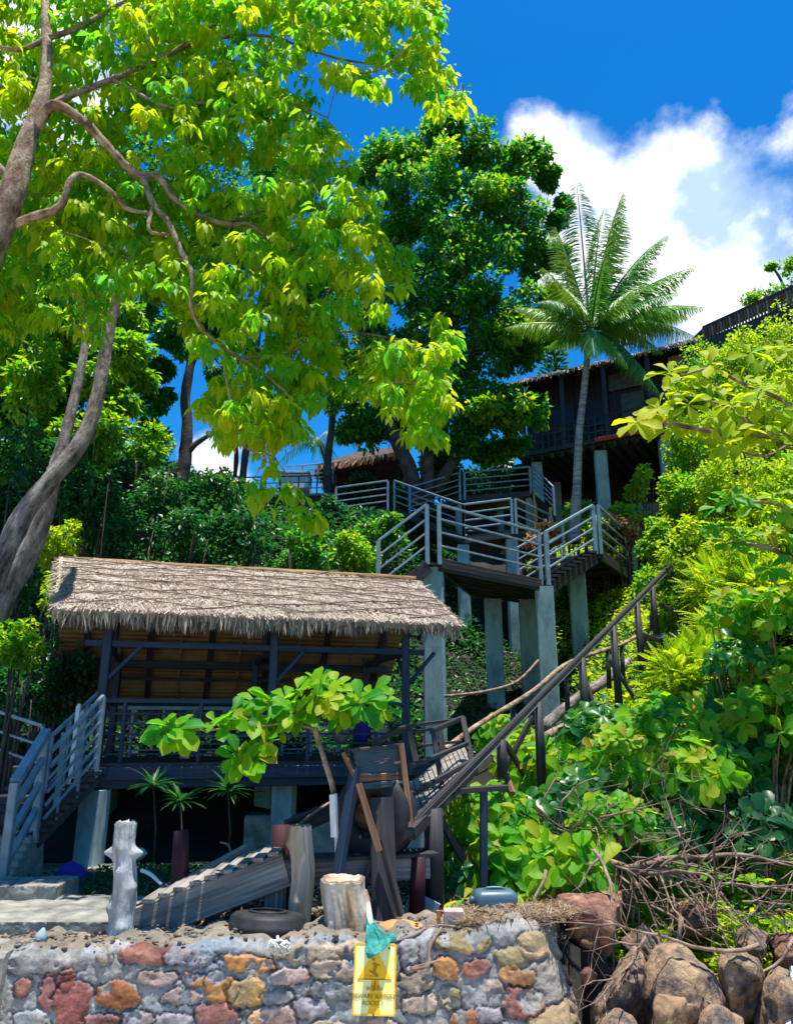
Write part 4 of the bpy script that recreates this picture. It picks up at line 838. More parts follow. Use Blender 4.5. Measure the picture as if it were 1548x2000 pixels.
# ================================================================ RAILINGS AND STAIRS
def railing(par,pts,h=1.0,nr=3,mat='steel',pw=.06,rw=.035,posts=None,ext=0):
    q=MB()
    for a,b_ in zip(pts[:-1],pts[1:]):
        q.beam(a+Vector((0,0,h)),b_+Vector((0,0,h)),rw*1.3,rw*1.1)
        for k in range(nr): z=h*(k+1)/(nr+1)-.02; q.beam(a+Vector((0,0,z)),b_+Vector((0,0,z)),rw*.8,rw*.8)
    r_=q.build('railing',mat,par)
    for i,p in enumerate(posts or pts):
        q=MB(); q.beam(p-Vector((0,0,.12)),p+Vector((0,0,h-.01)),pw,pw,up=(0,1,0)); q.build('post',mat,r_)
    return r_
def lerps(a,b_,n): return [a.lerp(b_,i/n) for i in range(n+1)]
# left stair up to the hut
ls_=thing('stair_to_hut',at(60,1740,8.3),'grey metal railed stair climbing from the far left up to the hut','stair')
P0=at(2,1748,7.9);P1=at(68,1622,8.7);P2=at(188,1498,9.35)
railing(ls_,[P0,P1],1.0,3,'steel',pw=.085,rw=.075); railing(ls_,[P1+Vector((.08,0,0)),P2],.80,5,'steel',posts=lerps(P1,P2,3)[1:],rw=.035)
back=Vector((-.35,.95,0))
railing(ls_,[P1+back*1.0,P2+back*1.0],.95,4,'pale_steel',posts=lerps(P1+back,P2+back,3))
for i in range(9):
    t=i/9; a=P1.lerp(P2,t); q=MB(); q.beam(a+Vector((0,0,0)),a+back*1.0,.26,.04); q.build('tread','dark_wood',ls_)
q=MB(); q.beam(P1-Vector((0,0,.1)),P2-Vector((0,0,.1)),.05,.2); q.build('stringer','dark_wood',ls_)
for i in range(8):
    t=i/8; a=P0.lerp(P1,t); q=MB(); q.box(a+Vector((-.55,.15,-.08)),1.1,.32,.17); q.build('step','old_concrete',ls_)
for i in range(7):
    a=at(-60,1600-i*19,8.9+i*.28); b_=at(82,1600-i*19,8.9+i*.28); q=MB(); q.beam(a,b_,.3,.12); q.build('step','dark_wood',ls_)
p=at(60,1690,9.0); pillar(Vector((p.x,p.y,.1)),at(58,1640,9.1),.22,'support',ls_,'old_concrete')
pr_=thing('path_railing',at(0,1500,10.5),'sunlit metal handrail of the hillside path at far left','railing')
qa=at(-60,1475,9.8); qb=at(72,1522,9.5)
railing(pr_,[qa,qb],.6,2,'pale_steel',pw=.04)
wr=thing('lit_white_railing',at(160,1500,10.2),'railing panel with sunlight put into its white colour beside the left hut post','railing')
railing(wr,[at(140,1508,9.7),at(150,1500,10.6),at(192,1496,10.5)],.78,4,'white_plastic',pw=.05,rw=.03)  # sunlit brightness of this panel is painted in as white

# upper landing
dk=thing('upper_landing',at(1000,1400,15),'raised dark deck with pale blue steel railings on tall concrete pillars','deck')
A=atz(858,1090,4.7);B=atz(1056,1132,4.7);bk=Vector((-.25,.97,0))
D=A+Vector((.9,2.9,0)); C_=B+Vector((.5,2.3,0))
A.z=B.z=D.z=C_.z=4.7
q=MB(); q.slab([A,B,C_,D],.06); q.build('platform','dark_wood',dk)
for t in np.linspace(0,1,9): q=MB(); q.beam(A.lerp(D,float(t))-Vector((0,0,.13)),B.lerp(C_,float(t))-Vector((0,0,.13)),.07,.12); q.build('joist','dark_wood',dk)
for a,b_ in ((A,B),(B,C_),(A,D)): q=MB(); q.beam(a-Vector((0,0,.12)),b_-Vector((0,0,.12)),.06,.24); q.build('edge_beam','dark_wood',dk)
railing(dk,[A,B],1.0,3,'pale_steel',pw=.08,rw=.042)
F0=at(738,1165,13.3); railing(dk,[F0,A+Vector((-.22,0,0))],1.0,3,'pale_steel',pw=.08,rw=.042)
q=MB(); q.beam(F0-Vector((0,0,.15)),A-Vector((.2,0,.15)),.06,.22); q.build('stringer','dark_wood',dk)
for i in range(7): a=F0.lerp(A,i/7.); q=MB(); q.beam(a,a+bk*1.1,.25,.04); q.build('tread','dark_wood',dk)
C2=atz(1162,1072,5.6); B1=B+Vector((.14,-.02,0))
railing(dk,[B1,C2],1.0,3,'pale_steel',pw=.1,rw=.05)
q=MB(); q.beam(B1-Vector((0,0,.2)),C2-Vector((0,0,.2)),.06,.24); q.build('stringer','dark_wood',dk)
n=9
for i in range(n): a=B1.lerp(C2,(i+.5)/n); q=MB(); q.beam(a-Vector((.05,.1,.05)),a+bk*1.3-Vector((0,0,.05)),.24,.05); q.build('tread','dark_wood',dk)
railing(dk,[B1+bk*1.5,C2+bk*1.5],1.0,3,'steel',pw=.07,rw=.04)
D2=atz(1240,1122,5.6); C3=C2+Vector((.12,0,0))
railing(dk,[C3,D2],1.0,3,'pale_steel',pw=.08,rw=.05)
q=MB(); q.slab([C2,C3,D2,D2+Vector((-1.6,.6,0)),C2+bk*2.4],.06); q.build('platform','dark_wood',dk)
for t in (0.0,.3,.6,.95): a=C3.lerp(D2,t)+Vector((0,0,-.15)); q=MB(); q.beam(a,a+Vector((-1.4,.8,0)),.07,.12); q.build('joist','dark_wood',dk)
q=MB(); q.beam(C3-Vector((0,0,.16)),D2-Vector((0,0,.16)),.07,.24); q.build('edge_beam','dark_wood',dk)
E2=D2+Vector((.75,1.6,.75)); D3=D2+Vector((.05,.05,0)); railing(dk,[D3,E2],1.0,3,'pale_steel',pw=.08,rw=.05)
for i in range(6): a=D3.lerp(E2,i/6.); q=MB(); q.beam(a,a+Vector((-1.2,.35,0)),.25,.05); q.build('tread','dark_wood',dk)
for px,yt,yb,Y in ((846,1108,1420,13.7),(962,1172,1400,16.6),(1027,1152,1330,17.0),(1061,1145,1425,15.55),(1124,1112,1330,17.2)):
    top=at(px,yt,Y); top.z=min(top.z,4.55) if px<1100 else 5.4; bt=tog(Vector((top.x,top.y,9)),yb); bt.z=min(bt.z,H(top.x,top.y))-.2
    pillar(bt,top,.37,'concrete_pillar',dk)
p=D2+Vector((-.02,.1,0)); q=MB(); q.beam(Vector((p.x,p.y,H(p.x,p.y)-.3)),p-Vector((0,0,.1)),.09,.09,up=(0,1,0)); q.build('yellow_post','yellow_paint',dk)

# upper walkways
uw=thing('upper_walkway',at(850,1030,20),'zigzag walkway with thin blue grey railings below the hillside house','walkway')
W0=at(655,1004,21.5);W1=at(757,990,21.5);W1b=at(770,990,21.4);W2=at(905,1046,18.6);W3=at(1000,1034,18.6);W4=at(1076,1062,19.8)
for seg in ([W0,W1],[W1b,W2],[W2,W3],[W3+Vector((.1,0,0)),W4]): railing(uw,seg,.8,3,'steel',pw=.07,rw=.045)
Q0=at(800,1002,21.8);Q1=at(898,970,23.2);Q2=at(1036,958,23.4);Q3=at(1082,1000,22)
railing(uw,[Q0,Q1],.8,3,'steel',pw=.07,rw=.045); railing(uw,[Q1+Vector((.15,0,0)),Q2],.8,3,'steel',pw=.08,rw=.045); railing(uw,[Q2+Vector((.1,0,0)),Q3],.8,4,'steel',pw=.07,rw=.04)
for a,b_ in ((W0,W1),(W1b,W2),(W2,W3),(W3,W4),(Q0,Q1),(Q1,Q2),(Q2,Q3)):
    q=MB(); q.slab([a,b_,b_+Vector((0,1.4,0)),a+Vector((0,1.4,0))],.2); q.build('deck','dark_wood',uw)
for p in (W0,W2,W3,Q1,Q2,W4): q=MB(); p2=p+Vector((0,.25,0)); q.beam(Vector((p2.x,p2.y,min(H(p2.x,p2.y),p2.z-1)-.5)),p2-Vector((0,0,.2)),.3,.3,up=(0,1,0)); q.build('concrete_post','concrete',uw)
for px,Y in ((1043,23.2),(1074,22.2)):
    p=at(px,958 if px<1050 else 985,Y); q=MB(); q.beam(p-Vector((0,0,1.0)),p-Vector((0,0,.1)),.1,.1,up=(0,1,0)); q.build('yellow_post','yellow_paint',uw)

# ================================================================ HOUSE
hs_=thing('hillside_house',at(1200,980,28),'large dark timber house on concrete columns high on the slope','house')
EA=atz(995,752,15.6); EB=atz(1372,662,15.6); EA.z=EB.z=15.6
eu=(EB-EA).normalized(); ev=Vector((-eu.y,eu.x,0)); 
if ev.y<0: ev=-ev
EL_=(EB-EA).length
def hh(u,v,z): return EA+eu*u+ev*v+Vector((0,0,z-15.6))
q=MB(); nn=24
q.slab([hh(-.3,-.2,15.6),hh(EL_+.2,-.2,15.6),hh(EL_+.2,6,18.6),hh(-.3,6,18.6)],.14); q.build('roof','roof_sheet',hs_)
rt=[];
q=MB(); q.slab([hh(-9,5,12.5),hh(EL_,5,12.5),hh(EL_,5.3,12.5),hh(-9,5.3,12.5)],6); q.build('rear_wall','dark_wood',hs_)
q=MB(); q.slab([hh(-4.5,1.0,12.45),hh(.15,1.0,12.45),hh(.15,5.3,12.45),hh(-4.5,5.3,12.45)],.25); q.build('terrace_floor','dark_wood',hs_)
nf=900;u_=rs.uniform(-.3,EL_+.2,nf); fP=np.array([hh(a,-.22,15.58) for a in u_]); leaves('roof_edge_straw','straw',hs_,fP,np.tile(-np.array(ev),(nf,1))*.5+np.array([0,0,-.6])+rs.normal(size=(nf,3))*.3,rs.normal(size=(nf,3))+np.array([0,0,1.]),rs.uniform(.1,.3,nf),TS,width=.12)
for i in range(14):
    u=i*EL_/13; q=MB(); q.beam(hh(u,-.1,15.42),hh(u,2,16.4),.09,.14); q.build('rafter','dark_wood',hs_)
q=MB(); q.slab([hh(.2,1.2,16.2),hh(EL_,1.2,16.2),hh(EL_,5.5,16.2),hh(.2,5.5,16.2)],3.8); q.build('timber_wall','dark_wood',hs_)
q=MB(); q.slab([hh(.2,-.1,12.5),hh(EL_+.2,-.1,12.5),hh(EL_+.2,5.5,12.5),hh(.2,5.5,12.5)],.18); q.build('balcony_floor','dark_wood',hs_)
for i in range(18):
    u=.4+i*(EL_-.6)/17; q=MB(); q.beam(hh(u,0,12.2),hh(u,5,12.2),.12,.22); q.build('floor_joist','dark_wood',hs_)
q=MB(); q.slab([hh(.3,.1,12.32),hh(EL_,.1,12.32),hh(EL_,5.2,12.32),hh(.3,5.2,12.32)],.02); q.build('ceiling_boards','ply_panel',hs_)
for i in range(34):
    u=.3+i*(EL_-.5)/33; q=MB(); q.beam(hh(u,1.16,12.5),hh(u,1.16,16.1),.05,.05,up=(0,1,0)); q.build('wall_batten','roof_sheet',hs_)
for i in range(5):
    u=.5+i*(EL_-.9)/4; q=MB(); q.beam(hh(u,.05,12.5),hh(u,.05,15.5),.16,.16,up=(0,1,0)); q.build('veranda_post','dark_wood',hs_)
for i in range(4):
    u=1.4+i*(EL_-2)/4; q=MB(); q.slab([hh(u,1.1,14.6),hh(u+.9,1.1,14.6),hh(u+.9,1.19,14.6),hh(u,1.19,14.6)],1.1); q.build('shutter','ply_panel' if i==2 else 'navy_paint',hs_)
for z in (12.8,13.1,13.4): q=MB(); q.beam(hh(1,.0,z),hh(EL_-1,.0,z),.06,.06); q.build('balcony_rail','dark_wood',hs_)
for i in range(22): u=1+i*(EL_-2)/21; q=MB(); q.beam(hh(u,0,12.5),hh(u,0,13.4),.05,.05,up=(0,1,0)); q.build('baluster','dark_wood',hs_)
q=MB(); q.beam(hh(EL_*.45,-.18,12.4),hh(EL_*.98,-.18,12.4),.08,.16); q.build('red_beam','red_paint',hs_)
q=MB(); q.slab([hh(EL_*.5,1.0,15.5),hh(EL_*.72,1.0,15.5),hh(EL_*.72,1.05,15.5),hh(EL_*.5,1.05,15.5)],.7); q.build('window_panel','ply_panel',hs_)
q=MB(); q.slab([hh(EL_-1.4,.6,15.5),hh(EL_+.1,.6,15.5),hh(EL_+.1,1.15,15.5),hh(EL_-1.4,1.15,15.5)],1.7); q.build('gable_wall','tan_wall',hs_)
for i,(px,wd) in enumerate(((1050,.5),(1175,.55),(1302,.5),(935,.4),(1090,.35))):
    v=.4 if i<3 else 3.2; lo,hi=-2,EL_+3
    for _ in range(40):
        mid=(lo+hi)/2;p=hh(mid,v,11); x=774+F*p.x/(p.y*math.cos(PITCH)+(p.z-CZ)*math.sin(PITCH))
        if x<px: lo=mid
        else: hi=mid
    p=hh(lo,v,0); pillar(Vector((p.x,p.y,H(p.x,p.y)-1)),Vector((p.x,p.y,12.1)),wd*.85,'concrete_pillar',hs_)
q=MB(); q.slab([hh(1.5,1.5,10.1),hh(EL_+1,1.5,10.1),hh(EL_+1,1.8,10.1),hh(1.5,1.8,10.1)],1.2); q.build('parapet','old_concrete',hs_)
# second roof further right with a slatted edge
r2=thing('slatted_roof',at(1450,700,22),'upper roof edge with vertical slats at the right skyline','roof')
RA=at(1372,640,24.5);RB_=at(1580,578,21.5); RB_.z=RA.z
q=MB(); q.beam(RA,RB_,.08,.1); q.build('fascia_beam','dark_wood',r2)
q=MB(); q.slab([RA,RB_,RB_+Vector((.5,3,.9)),RA+Vector((.5,3,.9))],.1); q.build('roof_sheet','roof_sheet',r2)
q=MB(); q.beam(RA-Vector((0,-.1,.55)),RB_-Vector((0,-.1,.55)),.08,.1); q.build('lower_beam','dark_wood',r2)
for i in range(34):
    a=RA.lerp(RB_,i/33.); q=MB(); q.beam(a-Vector((0,0,.55)),a,.07,.03,up=(0,1,0)); q.build('slat','brown_wood' if i%3 else 'grey_wood',r2)
q=MB(); q.slab([RA+Vector((-.6,.25,-.57)),RB_+Vector((0,.25,-.57)),RB_+Vector((0,.45,-.57)),RA+Vector((-.6,.45,-.57))],2.6); q.build('plank_wall','dark_wood',r2)
for t in (.15,.9): a=RA.lerp(RB_,t); q=MB(); q.beam(Vector((a.x,a.y+1.5,H(a.x,a.y)-.5)),a+Vector((0,1.5,.2)),.2,.2,up=(0,1,0)); q.build('roof_post','dark_wood',r2)
# small thatched shelter
sh=thing('thatched_shelter',at(700,1000,25),'small thatched shelter with shade painted into its roof left of the big tree trunk','shelter')
a=at(622,908,25);b_=at(650,900,28);c=at(790,868,28);d=at(790,905,25)
S0=at(620,905,24.5);S1=at(800,908,24.5);S2=at(720,862,26.5)
Sx=lambda p,t: p
ridge0=at(690,884,26.3);ridge1=at(800,868,26.3);e0=at(620,908,25);e1=at(795,880,25);f0=e0+Vector((.2,3.0,0));f1=e1+Vector((0,3.0,0))
q=MB(); th=.16; q.add([e0,e1,ridge1,ridge0,f0,f1]+[x-Vector((0,0,th)) for x in (e0,e1,ridge1,ridge0,f0,f1)],[(0,1,2,3),(3,2,5,4),(0,3,4),(7,6,9,8),(8,9,10,11),(9,6,10),(0,6,7,1),(4,10,6,0),(1,7,11,5),(5,11,10,4),(1,5,2)]); q.build('thatch_roof','bark_dark',sh)  # brown thatch coloured bark-dark to stand for the big tree's shade
nf=500; k=rs.rand(nf); seg=rs.randint(0,2,nf); A_=np.where(seg[:,None]==0,np.array(e0),np.array(e0)); B_=np.where(seg[:,None]==0,np.array(e1),np.array(f0))
q=MB(); q.slab([e0+Vector((.8,1.6,-.2)),e1+Vector((-.2,1.6,-.2)),e1+Vector((-.2,1.75,-.2)),e0+Vector((.8,1.75,-.2))],3.2); q.build('back_wall','dark_wood',sh)
leaves('roof_straw','dry_leaf',sh,A_+(B_-A_)*k[:,None],np.tile([-.2,-.3,-.9],(nf,1))+rs.normal(size=(nf,3))*.2,rs.normal(size=(nf,3)),rs.uniform(.15,.4,nf),TS,width=.15)
for p in (e0+Vector((.4,.3,0)),e1+Vector((-.3,.3,0)),e0+Vector((1.6,.3,0)),f0+Vector((.4,-.3,0))): q=MB(); q.beam(Vector((p.x,p.y,H(p.x,p.y)-.3)),p,.12,.12,up=(0,1,0)); q.build('post','dark_wood',sh)
# terrace edge left with fence, tank
tr_=thing('terrace_wall',at(560,1010,22.5),'dark retaining wall of the terrace beneath the thin fence','wall')
q=MB(); a=at(395,975,22);b_=at(660,968,22); q.slab([a,b_,b_+Vector((0,3,0)),a+Vector((0,3,0))],1.6); q.build('wall_body','moss_stone',tr_)
q=MB(); q.beam(a+Vector((0,-.06,.02)),b_+Vector((0,-.06,.02)),.12,.08); q.build('coping','old_concrete',tr_)
fn=thing('terrace_fence',at(560,975,22.1),'thin pipe fence on the terrace against the sky','fence')
railing(fn,lerps(at(400,968,22.1),at(655,962,22.1),7),.55,2,'dark_wood',pw=.04,rw=.03)
railing(fn,lerps(at(560,945,24),at(650,938,24),3),.6,3,'steel',pw=.05,rw=.04)
tk=thing('water_tank',at(575,968,23.5),'pale blue box shaped water tank behind the terrace fence','tank')
q=MB(); q.box(at(577,948,23.6),.95,.8,.55); q.build('tank_body','white_wall',tk); q=MB(); q.box(at(577,948,23.6)+Vector((0,0,.32)),1.0,.85,.06); q.build('tank_lid','white_wall',tk)

# ================================================================ TREES
def limb_tree(par,name,mat,limbs,n=14,wob=.28,dY=0,rs_=1):
    for i,l in enumerate(limbs):
        pts=[at(a,b_,Y+dY) for a,b_,Y,_ in l]; rad=[r/F*(Y+dY)*.96*rs_ for _,_,Y,r in l]
        p,r=smoothpath(pts,rad,5); q=MB(); q.tube(p,r,n,wob=wob); q.build(name if i==0 else 'limb',mat,par)
# --- foreground tree
ft=thing('overhanging_tree',(-4.6,6.3,.2),'bright lime green broadleaf tree overhanging from the top left','tree')
LIM=[[(-290,1950,6.4,66),(-260,1500,6.4,60),(-190,1000,6.3,56),(-110,700,6.2,52),(-20,490,6.2,48),(30,360,6.2,40),(62,250,6.3,30),(88,170,6.4,24),(92,90,6.5,19),(88,10,6.6,15),(95,-80,6.7,11)],
[(72,250,6.3,20),(105,205,6.2,18),(165,240,6.3,16),(215,290,6.4,14),(265,340,6.5,13),(308,345,6.6,12),(340,388,6.7,11),(385,418,6.8,9),(440,438,6.9,8),(490,440,7,7),(525,468,7,6),(575,486,7.1,4)],
[(280,348,6.5,10),(300,400,6.5,10),(328,432,6.5,9.5),(352,485,6.5,9),(376,540,6.5,8),(374,600,6.5,7),(400,650,6.6,6),(470,700,6.7,5.5),(530,742,6.8,5),(592,798,6.9,4)],
[(-30,480,6.45,20),(45,432,6.2,15),(115,405,6.1,14),(138,352,6.1,10),(165,342,6.2,9),(215,372,6.3,8),(250,408,6.4,7),(298,416,6.5,6)],
[(88,215,6.3,13),(140,185,6.4,12),(220,155,6.6,10),(300,120,6.8,8),(400,80,7.0,6),(520,70,7.3,5),(650,112,7.6,4),(740,130,7.7,3),(800,165,7.8,2)],
[(92,75,6.5,12),(150,55,6.6,9),(230,10,6.8,7),(330,-40,7,5)],[(90,75,6.5,10),(30,98,6.4,8),(-60,70,6.3,7)],
[(300,398,6.5,7),(292,450,6.4,6),(335,458,6.5,5)],[(310,120,6.8,6),(400,60,6.9,5),(520,0,7.1,4),(640,-30,7.3,3)],
[(440,437,6.9,6),(520,410,7.2,5),(620,400,7.5,4),(720,470,7.7,3),(780,520,7.8,2)],[(470,700,6.7,5),(560,690,7,4),(650,650,7.3,3),(760,660,7.5,2.5),(850,690,7.6,2)],
[(575,486,7.1,4),(640,520,7.2,3.5),(700,560,7.3,3),(780,580,7.4,2)],[(430,680,6.6,4),(455,800,6.6,3.5),(475,870,6.6,3),(540,900,6.6,2.5),(590,985,6.5,2)],
[(220,155,6.6,8),(330,210,6.7,6),(400,200,6.8,5),(470,215,6.9,4),(560,200,7,3),(640,230,7.2,2)],
[(30,360,6.2,20),(-30,300,6.1,14),(-120,200,6,10)]]
LIM=[[(a,b_,Y+.6,r*.70) for a,b_,Y,r in l] for l in LIM]
limb_tree(ft,'trunk','bark_tan',LIM)
OUTL=[(-90,-90),(845,-90),(872,40),(850,110),(880,140),(912,185),(900,208),(845,208),(800,160),(760,140),(735,185),(690,170),(655,150),(640,195),(610,225),(660,260),(690,350),(735,370),(750,450),(805,480),(815,540),(800,590),(845,600),(884,640),(870,700),(888,745),(860,850),(800,845),(745,775),(690,750),(650,740),(600,800),(560,860),(430,860),(395,800),(440,700),(370,690),(365,620),(320,560),(270,560),(240,550),(200,620),(120,600),(60,640),(-90,620)]
def inpoly(x,y,P):
    c=np.zeros(len(x),bool); n=len(P)
    for i in range(n):
        x1,y1=P[i];x2,y2=P[(i+1)%n]
        if y1==y2: continue
        c^=((y1>y)!=(y2>y))&(x<(x2-x1)*(y-y1)/(y2-y1)+x1)
    return c
nS=3500; cx=rs.uniform(-90,915,nS*3); cy=rs.uniform(-90,880,nS*3)
ok=inpoly(cx,cy,OUTL); cx=cx[ok][:nS];cy=cy[ok][:nS]; cY=6.9+1.5*rs.rand(len(cx))**.8
# hollows in the canopy: 3D noise decides where sprays hang, plus openings towards the sky seen in the photo
SP=np.array([tuple(at(float(a),float(b_),float(c))) for a,b_,c in zip(cx,cy,cY)])
keep=vn(SP*1.9,81)>.38
for l in LIM[:5]:
    for (p,q_) in zip(l[:-1],l[1:]):
        for k in range(4):
            f_=k/4; a_=p[0]+(q_[0]-p[0])*f_; b2_=p[1]+(q_[1]-p[1])*f_; keep&=~(((cx-a_)**2+(cy+18-b2_)**2<(p[3]+20)**2)&(cY<p[2]+.12)&(rs.rand(len(cx))<.62))
for gx_,gy_,gr in ((690,95,42),(770,60,26),(215,130,22),(480,250,26),(45,50,18),(640,560,20),(700,640,18),(330,250,16),(520,330,18)): keep&=((cx-gx_)**2+(cy-gy_)**2>gr*gr)|(rs.rand(len(cx))<.12)
SP=SP[keep]
extra=[(a,b_,c+.7) for a,b_,c in [(445,815,6.6),(480,830,6.6),(520,820,6.7),(555,840,6.7),(415,805,6.5),(510,880,6.6),(535,905,6.6),(495,935,6.5),(520,950,6.5),(560,945,6.5),(575,960,6.5),(580,995,6.5),(605,1000,6.5),(620,1010,6.5),(597,1008,6.5),(500,975,6.5),(840,800,7.5),(825,830,7.5),(800,810,7.5),(860,620,7.5),(705,160,7.6),(725,150,7.6),(700,150,7.6),(890,180,7.8),(870,170,7.8),(850,180,7.8),(120,555,6.3),(230,500,6.5),(265,520,6.5),(285,540,6.5),(190,540,6.4),(150,640,6.4),(190,650,6.5)]]
SP=np.concatenate([SP,np.array([tuple(at(*e)) for e in extra])]); nS=len(SP)
nl=17; pos=np.repeat(SP,nl,0)+rs.normal(size=(nS*nl,3))*np.array([.035,.035,.03]); n=len(pos)
az=rs.uniform(0,2*math.pi,n); tilt=rs.uniform(.3,1.25,n)
axv=np.stack([np.cos(az)*np.cos(tilt),np.sin(az)*np.cos(tilt),-np.sin(tilt)],-1); pos+=axv*.03
nrv=np.stack([np.cos(az)*.7,np.sin(az)*.7,np.full(n,.9)],-1)+rs.normal(size=(n,3))*.25
lvv=np.clip(np.repeat(rs.rand(nS),nl)*.75+rs.rand(n)*.3+.10,0,1)
leaves('crown','leaf_lime',ft,pos,axv,nrv,rs.uniform(.09,.19,n),TMANGO,lvv)
# twigs joining sprays to the nearest limb point
LP=[]
for l in LIM:
    for (a,b_,Y,_) in l: LP.append(tuple(at(a,b_,Y)))
for l in LIM:
    for (p,q_) in zip(l[:-1],l[1:]): LP.append(tuple((at(*p[:3])+at(*q_[:3]))/2))
LP=np.array(LP); q=MB(); sel=rs.permutation(nS)[:420]
attach=list(LP)
for s in list(sel)+list(range(nS-len(extra),nS)):
    d=((np.array(attach)-SP[s])**2).sum(1); j=int(np.argmin(d)); a=Vector(attach[j]); b_=Vector(SP[s]); L_=(b_-a).length
    mid=(a+b_)/2+Vector((rs.normal()*.1*L_,rs.normal()*.1*L_,abs(rs.normal())*.16*L_))
    p,r=smoothpath([a,mid,b_],[.004+.007*min(L_,1.2),.006,.003],4); q.tube(p,r,5); attach.append(tuple(mid)); attach.append(tuple(b_))
tag(q.build('twigs','bark_tan',ft),kind='stuff')
# --- leaning twin trunk tree on the left
tt_=thing('leaning_tree',(-5.2,9.5,.3),'grey leaning tree with two crossing trunks left of the hut','tree')
limb_tree(tt_,'trunk','bark_grey',rs_=.74,limbs=[[(-95,1330,9.0,36),(-40,1200,9,34),(5,1090,9,30),(50,1000,9.1,27),(110,925,9.2,25),(160,860,9.3,23),(190,780,9.4,20),(205,690,9.5,18),(222,610,9.6,15),(236,540,9.7,13),(250,470,9.8,10),(260,400,9.9,7)],
 [(-70,1330,9.9,38),(0,1185,9.8,34),(50,1090,9.8,32),(85,1010,9.8,25),(105,930,9.8,20),(125,860,9.9,17),(150,760,10,14),(165,680,10.1,11),(170,600,10.2,8)]],n=24,wob=.26)
# generic crown helper
def crown(par,clumps,mat,per,llen,tm=TQ,seed=0,droop=.4,nsub=14,name='crown',out=.8):
    """clumps: (px,py,Y,rpx[,squash]) -> sub clumps -> leaves"""
    r_=np.random.RandomState(seed+100); C=[];Rr=[]
    for c in clumps:
        p=np.array(at(c[0],c[1],c[2])); r=c[3]/F*c[2]; sq=c[4] if len(c)>4 else 1
        for k in range(nsub):
            d=r_.normal(size=3); d/=np.linalg.norm(d); rr=r_.uniform(.35,.95)
            C.append(p+d*r*rr*np.array([1,.9,sq])); Rr.append(r*r_.uniform(.22,.42))
    P,ax,nr=blobleaves(C,Rr,per,out,droop); return leaves(name,mat,par,P,ax,nr,rs.uniform(.7,1.3,len(P))*llen,tm)
crown(tt_,[(110,560,12.9,110),(20,640,12.9,100),(200,450,13.2,100),(60,480,13,100),(300,540,13.4,60),(240,690,12.8,45),(60,740,12.8,80)],'leaf_mid',90,.16,TMANGO,1)
# --- background trees left
bt=thing('background_tree',at(360,930,18)-Vector((0,0,.5)),'dark forked tree with a leafy crown on the terrace against the sky','tree')
limb_tree(bt,'trunk','bark_dark',[[(352,945,18,17),(362,890,18,14),(366,830,18,13),(362,770,18,11),(374,700,18,9),(380,620,18,7),(360,540,18,5)],[(368,880,18,9),(385,865,18,6),(412,848,18,4)],[(372,700,18,6),(330,620,18,4),(290,560,18,3)],[(372,720,18,6),(400,660,18,5),(440,600,18,3)]],8)
crown(bt,[(300,520,18,80),(390,560,18.5,70),(260,620,18.5,70),(340,640,17.5,60),(440,500,19,80),(230,540,18,80),(430,640,18.5,40),(330,440,18,80),(470,420,19,80),(250,720,18,45),(310,720,18,30,.6),(310,780,18,36,.7),(290,840,17.5,34,.7)],'leaf_deep',120,.17,TQ,2)
bt=thing('background_tree',at(475,965,21)-Vector((0,0,.5)),'slender bare branched tree in front of the sky gap','tree')
limb_tree(bt,'trunk','bark_dark',[[(470,970,21,8),(478,900,21,8),(488,830,21,8),(490,770,21,7),(475,720,21,5),(440,680,21,3)],[(488,810,21,5),(520,760,21,4),(560,700,21,3),(590,660,21,2)],[(455,960,21.5,5),(462,890,21.5,5),(456,830,21.5,3),(430,760,21.5,2)],[(480,780,21,4),(450,740,21,3),(420,700,21,2)],[(478,745,21,3),(500,700,21,3),(510,640,21,2)]],7)
crown(bt,[(440,770,21,28,.6),(520,790,21,28,.6),(560,720,21,30,.6),(480,670,21,40,.7),(420,730,21,25,.6),(590,650,21,50)],'leaf_deep',26,.16,TQ,3)
bt=thing('background_tree',(-10,17,6),'dense leafy tree filling the far left behind the leaning trunks','tree')
limb_tree(bt,'trunk','bark_dark',[[(-60,1050,17,16),(-30,900,17,14),(0,780,17,11),(40,650,17,8)],[(-10,800,17,7),(90,720,17,5),(160,650,17,3)]],8)
crown(bt,[(0,640,17,120),(100,600,17,110),(60,740,16,90),(180,650,17,90),(-20,800,16,90),(120,800,16,60),(190,720,16.5,60),(60,500,18,120),(180,480,18,110),(20,880,15,60),(0,380,19,130),(140,350,19,130),(280,330,19,120),(420,300,20,120),(550,330,21,100),(580,450,21,90),(600,560,21.5,70)],'leaf_deep',130,.2,TQ,4)
crown(bt,[(0,650,15.5,60,.6),(110,640,15.5,60,.6),(70,760,15,60,.6),(190,740,15.2,50,.6),(250,690,15.5,45,.6),(240,620,15.5,60,.6),(20,560,15.5,70,.6),(150,850,15,50,.5),(230,790,15.5,50,.5),(270,740,16,35,.5)],'leaf_mid',90,.17,TMANGO,44,nsub=22,name='lit_tone_foliage')  # lighter leaf material paints the sunlight onto these clumps
bt=thing('background_tree',(-1,22,7.5),'mid green tree behind the drooping branches near the sky gap','tree')
limb_tree(bt,'trunk','bark_dark',[[(640,1000,22.6,9),(640,900,22.6,8),(650,800,22.6,7),(640,700,22.6,6),(620,600,22.6,4)]],8)
crown(bt,[(640,680,22,60),(600,620,22,50),(660,770,22,50,.7),(700,700,22.5,60),(560,560,22,60),(650,560,22,70)],'leaf_mid',90,.17,TQ,5)
